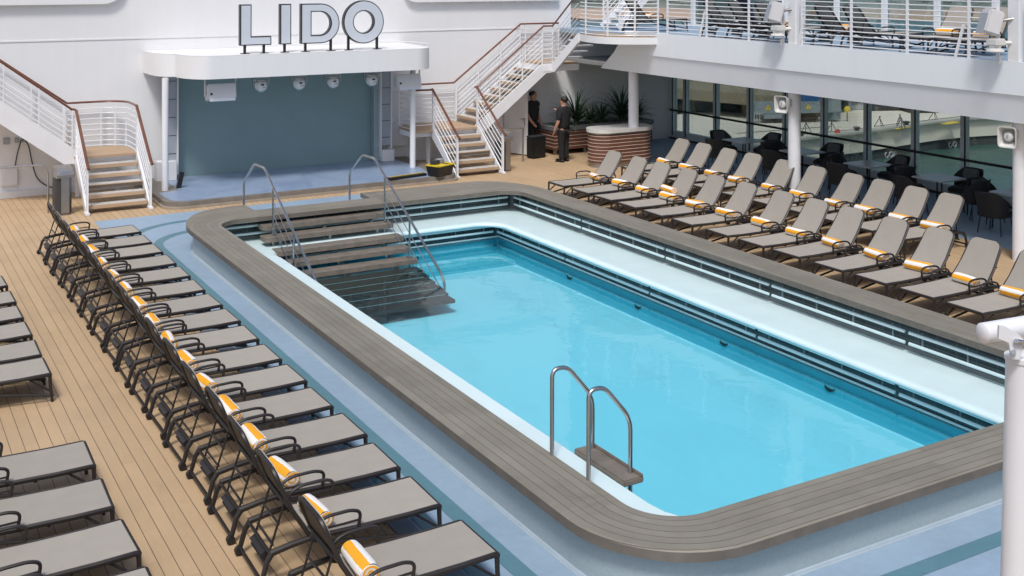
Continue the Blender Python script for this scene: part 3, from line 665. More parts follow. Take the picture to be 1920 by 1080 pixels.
# ------------------------------------------------------------------ staircases
def bars_between(m, a, b, hs, r=.011):
    for h in hs: m.tube([(a[0], a[1], a[2] + h), (b[0], b[1], b[2] + h)], r, 6)
HS = [.14, .27, .40, .53, .66, .79]
def handrail(pts, t, name='handrail', w=.07, h=.045):
    m = MB(); P = [Vector(p) for p in pts]
    m.tube(P, .034, 8, sq=.75)
    return m.build(name, MAHOG, t, angle=50)
def stair(mx, lab, full, ext=.55):
    X = (lambda x: x) if not mx else (lambda x: 19.03 - x)
    t = thing('staircase', lab, 'staircase', (X(13.95), 26.4, 0))
    x0, x1 = 13.33, 14.58
    for k in range(1, 6):
        y = 25.78 + .255 * (k - 1)
        b = MB().rbox((X((x0 + x1) / 2), y + .15, .175 * k - .045), (x1 - x0, .30, .075), .008).build('step', TEAKX, t)
        MB().box((X((x0 + x1) / 2), y + .165, .175 * k - .004), (x1 - x0 - .03, .235, .006)).build('step_pad', STONE, b)
    for x in (x0 - .035, x1 + .035):
        MB().prism_x([(25.62, 0.0), (25.86, 0.0), (27.12, .86), (27.12, 1.09), (27.0, 1.09)] if True else [], min(X(x - .02), X(x + .02)), max(X(x - .02), X(x + .02))).build('stringer', RAILW, t)
        b0 = (X(x), 25.68, 0); q0 = (X(x), 25.70, .12); q1 = (X(x), 27.05, 1.07)
        MB().rbox((X(x), 25.70, .03), (.09, .24, .06), .01).build('foot_block', RAILW, t)
        for p_, z1 in ((b0, 1.02), ((X(x), 27.06, .95), 2.07)): MB().beam(p_, (p_[0], p_[1], z1), .045, .06, (0, 1, 0)).build('post', RAILW, t)
        m = MB(); bars_between(m, q0, q1, [.12, .28, .44, .60, .76]); m.build('rail_bars', RAILW, t)
        handrail([(X(x), 25.52, 1.0), (X(x), 25.66, 1.07), (X(x), 27.05, 2.08)] + ([(X(x), 27.12, 2.12)] if x < 14 else [(X(x), 27.2, 2.09), (X(14.72), 27.2, 2.11)]), t)
    # landing
    xl = 13.29 - ext; lp = [(x1 + .07, 27.05), (x1 + .07, 28.42)] + [(xl + .55 + .55 * cos(a), 27.87 + .55 * sin(a)) for a in [pi / 2 + pi / 2 * i / 8 for i in range(9)]] + [(xl, 27.05)]
    lq = [(X(x), y) for x, y in lp]
    MB().prism([(a_, max(b_, 27.16)) for a_, b_ in lq], .87, 1.0).build('landing_frame', RAILW, t, angle=40)
    MB().prism([(X(14.0 + (x - 14.0) * .985), 27.7 + (y - 27.7) * .985 - (.03 if y < 27.2 else 0)) for x, y in lp], 1.0, 1.05).build('landing_floor', TEAKX, t, smooth=False)
    back = [(X(x), y) for x, y in [(xl, 27.10)] + list(reversed(lp[2:-1])) + [(14.6, 28.42)]]
    m = MB()
    for h in (.02, .13, .26, .39, .52, .65, .78, .90): m.tube([(x, y, 1.06 + h) for x, y in back], .011, 6)
    if ext:
        m.build('rail_bars', RAILW, t); m = MB()
        m.tube([(X(xl), 27.08, 1.06), (X(xl), 27.08, 2.05)], .02, 6)
        for h in (.13, .26, .39, .52, .65, .78): m.tube([(X(xl), 27.08, 1.06 + h), (X(13.28), 27.06, 1.06 + h)], .011, 6)
    m.build('rail_bars', RAILW, t)
    for i in (3, 6, len(back) - 2): MB().beam((back[i][0], back[i][1], 1.05), (back[i][0], back[i][1], 2.06), .04, .025, (1, 0, 0)).build('post', RAILW, t)
    MB().beam((X(14.66), 28.4, 1.05), (X(14.66), 28.4, 2.06), .05, .05, (1, 0, 0)).build('post', RAILW, t)
    slope = 1.6 / 2.1
    up1 = [(16.76, 28.42, 3.70), (18.05, 28.42, 3.70)] if full else [(17.2, 28.42, 4.03)]
    handrail([(X(13.3), 27.07, 2.1)] + ([(X(xl + .02), 27.08, 2.11)] if ext else []) + [(x, y, 2.11) for x, y in back] + [(X(p[0]), p[1], p[2]) for p in up1], t)
    MB().box((X(13.42 if full else 13.6), 27.62, .435), (.09, .09, .87)).build('support_post', RAILW, t)
    MB().box((X(14.45), 27.9, .435), (.09, .09, .87)).build('support_post', RAILW, t)
    # main flight along the wall
    ns = 9
    for k in range(1, ns):
        x = 14.65 + .2625 * (k - 1)
        b = MB().rbox((X(x + .15), 27.8, 1.05 + .178 * k - .045), (.30, 1.1, .07), .008).build('step', TEAKX, t)
        MB().box((X(x + .155), 27.8, 1.05 + .178 * k - .005), (.23, 1.07, .006)).build('step_pad', STONE, b)
    for y in (27.2, 28.42):
        P = [(14.62, .88), (14.9, .88), (16.87, 2.38), (17.12, 2.38), (17.12, 2.64), (16.74, 2.64), (14.62, 1.06)] if full else [(14.62, .88), (14.85, .88), (17.4, 2.8), (17.4, 3.30), (14.62, 1.20)]
        MB().prism_y([(X(x), z) for x, z in P], y - .02, y + .02).build('stringer', RAILW, t)
        m = MB(); bars_between(m, (X(14.70), y, 1.06), (X(16.76), y, 2.63), HS)
        m.build('rail_bars', RAILW, t)
        for x in (14.68, 15.38, 16.1, 16.74): MB().beam((X(x), y, 1.02 + (x - 14.65) * slope), (X(x), y, 2.06 + (x - 14.65) * slope), .046, .025, (1, 0, 0)).build('post', RAILW, t)
    MB().box((X(15.5), 27.2, 1.5), (.012, .012, .012)).build('bolt', STEEL, t)
    if not full:
        handrail([(X(14.70), 27.2, 2.11), (X(17.2), 27.2, 4.03)], t); return t
    handrail([(14.70, 27.2, 2.11), (16.78, 27.2, 3.69), (17.08, 27.2, 3.69), (17.06, 25.9, 4.62), (17.06, 25.7, 4.66)], t)
    MB().prism([(16.75, 27.17), (17.95, 27.17), (17.95, 28.45), (16.75, 28.45)], 2.42, 2.60).build('landing_frame', RAILW, t)
    MB().box((17.34, 27.81, 2.625), (1.16, 1.2, .05)).build('landing_floor', TEAKX, t)
    m = MB(); bars_between(m, (16.78, 27.2, 2.66), (17.08, 27.2, 2.66), [.02, .13, .26, .39, .52, .65, .78, .9]); m.build('rail_bars', RAILW, t); m = MB(); bars_between(m, (16.76, 28.42, 2.66), (18.05, 28.42, 2.66), [.13, .26, .39, .52, .65, .78, .9])
    m.build('rail_bars', RAILW, t); m = MB(); bars_between(m, (17.06, 27.16, 2.66), (17.06, 25.88, 3.56), HS); m.build('rail_bars', RAILW, t)
    for x, y in ((17.08, 27.2), (16.92, 28.42), (17.5, 28.42), (18.05, 28.42)): MB().beam((x, y, 2.6), (x, y, 3.67), .04, .025, (1, 0, 0)).build('post', RAILW, t)
    for k in range(1, 5):
        y = 27.2 - .27 * k
        MB().rbox((17.5, y + .13, 2.65 + .18 * k - .03), (.88, .20, .04), .006).build('step', RAILW, t)
    MB().prism_x([(27.22, 2.40), (27.22, 2.64), (27.12, 2.66), (25.82, 3.56), (25.82, 3.30), (27.0, 2.42)], 17.02, 17.08).build('stringer', RAILW, t)
    return t
stair(False, 'white steel staircase with teak steps to the right of the stage', True)
stair(True, 'white steel staircase with teak steps to the left of the stage', False, 0)

# ------------------------------------------------------------------ upper deck balcony on the right
UF = 3.55
bal = thing('upper_deck_balcony', 'white upper deck overhanging the loungers along the right side', 'balcony', (18, 16, 2.5))
MB().prism_x([(4, 3.045), (25.45, 3.045), (24.9, 3.635), (4, 3.635)], 17.95, 18.16).build('upper_fascia', FASCIA, bal)
m = MB(); ys, ye, yt = 4, 26.25, 25.47
m.add([(17.975, ys, 3.045), (17.975, yt, 3.045), (18.06, ye, 2.54), (18.06, ys, 2.54), (18.3, ys, 3.045), (18.3, yt, 3.045), (18.3, ye, 2.54), (18.3, ys, 2.54)],
      [(0, 3, 2, 1), (4, 5, 6, 7), (3, 7, 6, 2), (1, 2, 6, 5), (0, 4, 7, 3), (0, 1, 5, 4)])
m.build('lower_fascia', FASCIA, bal, smooth=False)
MB().box((20.4, 16.25, 2.62), (4.2, 24.6, .10)).build('soffit', SOFFIT, bal)
MB().box((20.35, 16.25, UF - .06), (4.36, 24.6, .12)).build('upper_floor', BLUE, bal)
lp = [(17.10, 25.87), (16.90, 25.3), (16.82, 24.75), (16.90, 24.3), (17.10, 24.0), (17.4, 23.8), (17.75, 23.62), (17.95, 23.55), (17.95, 25.87)]
MB().prism(lp, UF - .20, UF - .02).build('landing_slab', WHITE, bal, angle=40)
MB().prism([(17.4 + (x - 17.4) * .96, 24.7 + (y - 24.7) * .97) for x, y in lp], UF - .02, UF).build('landing_floor', TEAKX, bal, smooth=False)
rl = thing('landing_railing', 'curved white railing round the upper stair landing', 'railing', (17, 24.5, UF))
m = MB(); rp = [(x + .03, y) for x, y in lp[1:-1]]
for h in (.03, .13, .24, .34, .44, .54, .64, .74, .84, .94): m.tube([(x, y, UF + h) for x, y in [(17.08, 25.8)] + rp], .0125, 6)
m.build('rail_bars', RAILW, rl)
handrail([(x, y, UF + 1.08) for x, y in [(17.08, 25.8)] + rp], rl)
for i in (0, 2, 4, 6): MB().beam((rp[i][0], rp[i][1], UF), (rp[i][0], rp[i][1], UF + 1.06), .05, .03, (1, 0, 0)).build('post', RAILW, rl)
br = thing('balcony_railing', 'long white horizontal bar railing along the upper deck edge', 'railing', (17.95, 14, 3.63))
PY = [23.15, 21.62, 20.12, 19.0, 18.42, 17.0, 15.55, 14.12, 13.5, 12.9, 11.5, 10.0]
for a, b in ((23.2, 19.03), (18.40, 13.52), (12.88, 8.0)):
    m = MB()
    for k in range(11): m.tube([(17.98, a, 3.69 + .1 * k), (17.98, b, 3.69 + .1 * k)], .0125, 6)
    m.build('rail_bars', RAILW, br)
    handrail([(17.98, a, 4.78), (17.98, b, 4.78)], br)
for y in PY: MB().beam((17.98, y, 3.63), (17.98, y, 4.77), .055, .03, (1, 0, 0)).build('post', RAILW, br)
for y in (21.70, 18.35, 14.25): MB().beam((17.96, y + .16, 3.63), (17.97, y - .02, 4.25), .05, .03, (1, 0, 0)).build('stay', RAILW, br)
for k, (y, lab) in enumerate(((25.2, 'round white column rising through the stone counter top'), (19.1, 'round white column in the middle of the right lounger rows'), (13.35, 'round white column at the right edge near the closest tables'))):
    z0 = 1.0 if k == 0 else 0
    o = MB().cyl((18.42, y), .14, z0, 2.56, 24).build('round_column', RAILW); tag(o, lab, 'column')
for y, lab in ((18.72, 'broad white upper deck post carrying a floodlight, left one'), (13.18, 'broad white upper deck post carrying a floodlight, right one')):
    tag(MB().rbox((18.12, y, 4.9), (.30, .26, 2.56), .02).build('deck_post', WHITE), lab, 'post')
    l = 'left' if y > 15 else 'right'
    t = thing('floodlight', f'white tilted floodlight box on the {l} upper deck post', 'floodlight', (17.75, y + .2, 4.1))
    MB().rbox((17.76, y + .30, 4.34), (.30, .30, .44), .03, ry=radians(16), rz=radians(-25)).build('lamp_box', SPK, t)
    MB().box((17.60, y + .37, 4.32), (.012, .26, .38), ry=radians(16), rz=radians(-25)).build('lamp_front', GREYP, t)
    MB().tube([(17.86, y + .2, 4.36), (17.98, y + .02, 4.4), (18.0, y, 4.4)], .03, 8).build('bracket', STEEL, t)
    t = thing('flood_lamp', f'ribbed white lamp below the box on the {l} upper deck post', 'lamp', (17.78, y + .15, 3.85))
    MB().rbox((17.76, y + .2, 3.98), (.26, .24, .13), .02).build('lamp_housing', HORN, t)
    MB().lathe([(.10, .10), (.11, .10), (.11, .08), (.10, .08), (.10, .06), (.11, .06), (.11, .04), (.15, .03), (.16, 0), (.05, -.03)], (17.74, y + .2, 3.82), 18).build('lamp_rim', HORN, t)
    MB().tube([(17.86, y + .16, 3.97), (18.02, y + .02, 3.97)], .035, 8).build('bracket', HORN, t)
    MB().box((17.8, y + .16, 3.68), (.04, .04, .12)).build('bracket', HORN, t)
for y, l in ((19.24, 'middle'), (13.5, 'right')):
    t = thing('horn_speaker', f'cream horn loudspeaker on the {l} round column', 'speaker', (18.2, y, 2.3))
    d = Vector((-.96, -.26, -.06)).normalized(); c = Vector((18.30, y - .12, 2.30)); s_ = d.cross(V(0, 0, 1)).normalized(); u_ = s_.cross(d)
    def sq(o, w, h, n=4, r=.3):
        pts = []
        for i, (a, b) in enumerate(((-1, -1), (1, -1), (1, 1), (-1, 1))):
            for k in range(4):
                ang = pi + i * pi / 2 + pi / 2 * k / 3; cx, cy = a * w * (1 - r), b * h * (1 - r)
                pts.append(c + d * o + s_ * (cx + w * r * cos(ang)) + u_ * (cy + h * r * sin(ang)))
        return pts
    m = MB(); L_ = [sq(0, .07, .07), sq(.10, .085, .09), sq(.36, .15, .175), sq(.37, .165, .19), sq(.385, .165, .19), sq(.38, .145, .17), sq(.34, .135, .155), sq(.12, .07, .075)]
    for q in L_: m.v += q
    n = 16
    for k in range(len(L_) - 1):
        for i in range(n): m.f.append((k * n + i, k * n + (i + 1) % n, (k + 1) * n + (i + 1) % n, (k + 1) * n + i))
    m.f += [tuple(range(n - 1, -1, -1)), tuple((len(L_) - 1) * n + i for i in range(n))]
    m.build('horn', HORN, t, angle=40)
    R_ = d.to_track_quat('Z', 'Y').to_matrix()
    rf = MB().lathe([(.085, 0), (.088, .04), (.06, .07), (.02, .075)], c + d * .27, 18, R_).build('reflector', HORN, t)
    MB().box(c + d * .346 + u_ * .02, (.03, .02, .05)).build('reflector_slot', GREYP, rf)
    MB().tube([c, (18.40, y - .14, 2.32)], .03, 8).build('bracket', HORN, t)
t = thing('upper_staircase', 'white stair flight with dark brown handrail rising from the upper deck', 'staircase', (19.6, 27.0, UF))
for s_ in (0, .8):
    MB().beam((18.9, 26.6 + s_, UF + .05), (20.6, 26.6 + s_, UF + 1.55), .05, .2).build('stringer', RAILW, t)
    m = MB()
    for h in (.25, .40, .55, .70, .85): m.tube([(18.9, 26.6 + s_, UF + h), (20.6, 26.6 + s_, UF + 1.5 + h)], .012, 6)
    m.build('rail_bars', RAILW, t); handrail([(18.7, 26.6 + s_, UF + .98), (20.7, 26.6 + s_, UF + 2.74)], t)
    for x in (18.95, 19.75, 20.55): MB().beam((x, 26.6 + s_, UF + (x - 18.9) * .88), (x, 26.6 + s_, UF + .98 + (x - 18.9) * .88), .045, .03, (1, 0, 0)).build('post', RAILW, t)
for k in range(8): MB().box((19.05 + .2 * k, 27.0, UF + .16 + .18 * k), (.24, .76, .035)).build('step', RAILW, t)
# glazed side wall below
gw = thing('window_wall', 'tinted full height glazing with grey green frames behind the tables', 'windows', (22.4, 16, 0))
MY = [29.0, 27.91, 26.48, 25.01, 23.56, 22.12, 20.63, 19.13, 17.70, 16.33, 14.95, 13.5, 12.1]
MY = [min(y, 28.55) for y in MY]
for y in MY:
    b = MB().box((22.40, y, 1.35), (.16, .13, 2.5)).build('mullion', MULL, gw)
    MB().box((22.312, y - .07, 1.35), (.02, .035, 2.5)).build('gasket', DARKBAR, b)
for a, b in zip(MY, MY[1:]): MB().box((22.43, (a + b) / 2, 1.35), (.012, a - b - .13, 2.3)).build('pane', GLASS, gw)
MB().box((22.40, 20, .14), (.14, 17.1, .20)).build('sill', MULL, gw); MB().box((22.36, 20, .02), (.24, 17.1, .05)).build('kick_plate', CHARC, gw)
MB().tube([(22.24, 28.5, .90), (22.24, 12.0, .90)], .032, 8).build('hand_bar', DARKBAR, gw)
for y in MY: MB().tube([(22.24, y, .88), (22.27, y, .86), (22.34, y, .86)], .012, 6).build('bar_bracket', MULL, gw)
# windscreen of the upper deck
uw = thing('upper_windscreen', 'clear glass windscreen with white posts on the far side of the upper deck', 'windscreen', (22.45, 18, UF))
WYS = [27.6, 25.6, 23.6, 21.7, 20.1, 18.5, 16.9, 15.3, 13.7, 12.1]
for y in WYS: MB().box((22.45, y, UF + 1.05), (.14, .15, 2.1)).build('post', WHITE, uw)
for a, b in zip(WYS, WYS[1:]): MB().box((22.46, (a + b) / 2, UF + 1.0), (.012, a - b - .15, 1.85)).build('pane', GLASSU, uw)
MB().box((22.45, 20, UF + .03), (.10, 16, .06)).build('bottom_rail', WHITE, uw)

# ------------------------------------------------------------------ door, bins, rails, cabinets
t = thing('doorway', 'dark open doorway in the wall behind the standing crew member', 'doorway', (16.75, WY, 0))
MB().box((16.62, WY - .015, 1.06), (.62, .02, 2.12)).build('opening', CHARC, t)
MB().box((16.97, WY - .03, 1.08), (.07, .05, 2.16)).build('jamb', GREYP, t); MB().box((16.6, WY - .03, 2.15), (.8, .05, .07)).build('jamb', GREYP, t)
dv = Vector((16.60 - 16.30, 27.80 - 28.56)); dr = thing('door', 'white door leaf standing open next to the crew member', 'door', (16.30, 28.56, 0), math.atan2(dv.y, dv.x))
o = MB(); q = MB().rbox((.43, 0, 1.07), (.84, .045, 2.08), .006)
o.v = [v + dr.location for v in q.v]; o.f = q.f; leaf = o.build('door_leaf', WHITE2, dr)
for c, d in (((.76, -.05, 1.02), (.03, .03, .10)), ((.70, -.07, 1.04), (.14, .02, .02)), ((.76, -.028, .9), (.03, .012, .10))):
    q = MB().rbox(c, d, .004); o = MB(); o.v = [v + dr.location for v in q.v]; o.f = q.f; o.build('handle', STEEL, dr)
def bin_(x, y, rz, lab):
    t = thing('litter_bin', lab, 'bin', (x, y, 0), rz)
    def put(mb, name, mat, par=None):
        o = MB(); o.v = [v + t.location for v in mb.v]; o.f = mb.f; return o.build(name, mat, par or t)
    pl = [(-.17, .16), (-.17, -.05), (-.09, -.17), (.09, -.17), (.17, -.05), (.17, .16)]
    put(MB().prism(pl, .03, .82), 'body', CHARC); put(MB().rbox((0, -.172, .43), (.17, .012, .77), .004), 'front_panel', STEELD)
    put(MB().prism([(x_ * .95, y_ * .95) for x_, y_ in pl], 0, .03), 'plinth', STEELD)
    put(MB().prism_x([(.17, .80), (-.18, .80), (-.185, .86), (-.10, 1.0), (.05, 1.03), (.17, 1.03)], -.175, .175), 'hood', STEELD)
    put(MB().box((0, -.15, .905), (.26, .02, .06), rx=radians(-32)), 'flap', STEEL)
bin_(3.98, 26.05, radians(8), 'steel and charcoal litter bin below the left staircase')
bin_(14.83, 26.0, radians(10), 'steel and charcoal litter bin beside the right staircase')
o = MB().tube(fillet([(.8, 26.55, 1.05), (3.62, 26.3, 1.05), (3.72, 26.29, .9), (3.72, 26.29, 0)], .12), .022, 10).build('guide_rail', STEEL); tag(o, 'steel guide rail ending at the left litter bin', 'rail')
t = thing('guide_rail', 'steel guide rail with one post in front of the open door', 'rail', (16.0, 27.0, 0))
MB().tube([(16.0, 27.0, 0), (16.0, 27.0, .90)], .024, 10).build('post', STEEL, t)
MB().tube(fillet([(16.02, 27.0, .92), (15.15, 26.95, .93), (15.1, 27.3, .94), (15.1, 28.0, .94), (15.55, 28.2, .94)], .15), .022, 10).build('rail', STEEL, t)
t = thing('wall_socket_set', 'three small grey power sockets on the wall under the left stairs', 'sockets', (3.3, WY, 1.1))
for x, w_ in ((3.14, .13), (3.36, .09), (3.52, .09)): MB().rbox((x, WY - .03, 1.30), (w_, .06, .15 if w_ > .1 else .11), .01).build('socket', GREYP, t)
o = MB().tube(fillet([(3.33, WY - .04, .72), (3.36, WY - .06, .95), (3.45, WY - .06, 1.30), (3.53, WY - .06, 1.33), (3.62, WY - .06, 1.15), (3.70, WY - .06, .7), (3.80, WY - .06, .35), (4.1, WY - .08, .13), (4.6, WY - .09, .12)], .2), .013, 6).build('power_cable', BLACK); tag(o, 'black power cable hanging from the sockets under the left stairs', 'cable')
o = MB().rbox((3.20, WY - .05, .47), (.36, .09, .40), .015).build('wall_box', WHITE2); tag(o, 'white flat wall box under the left stairs', 'wall box')
o = MB().rbox((12.95, WY - .09, .78), (.52, .16, .62), .015).build('wall_cabinet', WHITE2); tag(o, 'grey white wall cabinet behind the right stage column', 'cabinet')
# foreground pole with its lamp tube
t = thing('deck_lamp', 'white pole in the foreground with a white tube lamp on a hinged bracket', 'lamp', (3.28, 2.30, 0))
def near(u, v, d=3.58): return V(0, 0, CAM_H) + (fw + rt * ((u - 960) / F_PX) - V(0, 0, 1) * ((v + 56) / F_PX)) * d
top = near(1920.5, 668); base = near(1912, 1080); base = top + (base - top) * (top.z / (top.z - base.z))
MB().tube([base, top], .052, 28).build('pole', RAILW, t)
MB().lathe([(.053, -.012), (.056, -.008), (.056, .006), (.044, .012)], top, 28).build('pole_cap', RAILW, t)
A_ = near(1842, 623, 3.62); B_ = near(2010, 594, 3.72); dd = (B_ - A_).normalized()
MB().tube([A_ - dd * .004, A_, A_ + dd * .004, B_], [.018, .026, .0315, .0315], 28).build('lamp_tube', RAILW, t)
def plate(px, d0, th, name, mat):
    m = MB(); P2 = [near(u, v, d0) for u, v in px]; n = len(P2)
    m.v = P2 + [p + fw * th for p in P2]
    m.f = [tuple(range(n)), tuple(range(2 * n - 1, n - 1, -1))] + [((i + 1) % n, i, i + n, (i + 1) % n + n) for i in range(n)]
    return m.build(name, mat, t, smooth=False)
plate([(1875, 609), (1874, 633), (1893, 641), (1897, 660), (1899, 672), (1914, 672), (1919, 655), (1921, 634), (1912, 626), (1886, 610)], 3.52, .012, 'hinge_bracket', RAILW)
for u, v, r_ in ((1902, 658, .0075), (1907, 637, .007)): MB().tube([near(u, v, 3.505), near(u, v, 3.56)], r_, 10).build('bolt', STEEL, t)
MB().tube([near(1905, 637, 3.51), near(1926, 641, 3.51)], .0065, 8).build('hinge_pin', STEEL, t)

# ------------------------------------------------------------------ counter, planter, plants
t = thing('bar_counter', 'rounded wood striped counter with pale stone top round a column', 'counter', (18.0, 25.4, 0))
def stadium(x0, x1, y0, y1, n=10):
    return rrect(x0, x1, y0, y1, (y1 - y0) / 2 - .001, n)
CX0, CX1, CY0, CY1 = 17.12, 19.0, 24.95, 25.75
MB().prism(stadium(CX0 + .03, CX1 - .03, CY0 + .03, CY1 - .03), 0, .13).build('plinth', STEELD, t, angle=40)
MB().prism(stadium(CX0, CX1, CY0, CY1), .13, .89).build('wood_body', WOODB, t, angle=40)
for k in range(8): MB().prism(stadium(CX0 - .008, CX1 + .008, CY0 - .008, CY1 + .008), .19 + .092 * k, .204 + .092 * k).build('trim_strip', TRIM, t, angle=40)
MB().prism(stadium(CX0 - .01, CX1 + .01, CY0 - .01, CY1 + .01), .89, .93).build('top_shadow_gap', STEELD, t, angle=40)
MB().prism(stadium(CX0 - .05, CX1 + .05, CY0 - .05, CY1 + .05), .93, 1.02).build('stone_top', STONE, t, angle=40)
t = thing('planter', 'long wood striped planter with grey stone rim against the wall', 'planter', (19, 27.9, 0))
PX0, PX1, PY0, PY1 = 17.3, 20.75, 27.45, 28.35
MB().box(((PX0 + PX1) / 2, (PY0 + PY1) / 2, .42), (PX1 - PX0, PY1 - PY0, .54)).build('wood_body', WOODB, t)
for k in range(5): MB().box(((PX0 + PX1) / 2, (PY0 + PY1) / 2, .235 + .1 * k), (PX1 - PX0 + .016, PY1 - PY0 + .016, .013)).build('trim_strip', TRIM, t)
for x in (17.4, 18.4, 19.5, 20.6): MB().box((x, 27.56, .075), (.08, .08, .15)).build('leg', STEELD, t)
m = MB()
for c, d in ((((PX0 + PX1) / 2, PY0 + .05, .745), (PX1 - PX0 + .06, .2, .11)), (((PX0 + PX1) / 2, PY1 - .05, .745), (PX1 - PX0 + .06, .2, .11)), ((PX0 + .04, (PY0 + PY1) / 2, .745), (.16, PY1 - PY0 - .3, .11)), ((PX1 - .04, (PY0 + PY1) / 2, .745), (.16, PY1 - PY0 - .3, .11))): m.box(c, d)
m.build('stone_rim', STONED, t, smooth=False)
m = MB().box(((PX0 + PX1) / 2, (PY0 + PY1) / 2, .70), (PX1 - PX0 - .3, PY1 - PY0 - .3, .06))
for i in range(150): m.ball((random.uniform(PX0 + .2, PX1 - .2), random.uniform(PY0 + .2, PY1 - .2), .74), random.uniform(.02, .045), 6, 4)
m.build('pebble_bed', SOIL, t)
def plant(x, y, h, r, n, lab):
    t = thing('spiky_plant', lab, 'plant', (x, y, .74))
    MB().tube([(x, y, .72), (x, y, .86 + h * .08)], [.05, .035], 8).build('stem', SOIL, t)
    m = MB()
    for i in range(n):
        a = i * 2.4 + random.uniform(-.3, .3); el = 1.45 - 1.05 * (i / n) ** .8 + random.uniform(-.1, .1); ln = h * random.uniform(.8, 1.12) * (1 - .15 * i / n)
        dirh = V(cos(a), sin(a), 0); sd = V(-sin(a), cos(a), 0); p = V(x, y, .80 + h * .1 * random.random()); w0 = .022 * (.8 + h * .4); K = 6; base = len(m.v)
        for k in range(K + 1):
            s = k / K; e = el - .55 * s * s * (1.3 - el * .6); 
            q = p + (dirh * cos(e) + V(0, 0, sin(e))) * ln * s
            wd = w0 * (.55 + 1.4 * s * (1 - s) * 1.6) * (1 - s ** 3) + .001
            m.v += [q - sd * wd, q + V(0, 0, -.35 * wd) , q + sd * wd]
        for k in range(K):
            for j in (0, 1): m.f.append((base + 3 * k + j, base + 3 * k + j + 1, base + 3 * k + 4 + j, base + 3 * k + 3 + j))
    m.build('leaves', LEAF, t, smooth=False)
plant(18.3, 27.85, 1.12, .6, 64, 'tallest left spiky plant in the planter behind the standing man')
plant(18.75, 27.75, .62, .4, 40, 'small spiky plant squeezed just right of the tallest left one')
plant(19.2, 27.85, .72, .4, 44, 'small spiky plant in the middle of the planter')
plant(19.93, 27.85, 1.15, .6, 64, 'tall spiky plant in the planter just left of the column')
plant(20.45, 27.8, .75, .4, 44, 'spiky plant at the right planter end half behind the column')

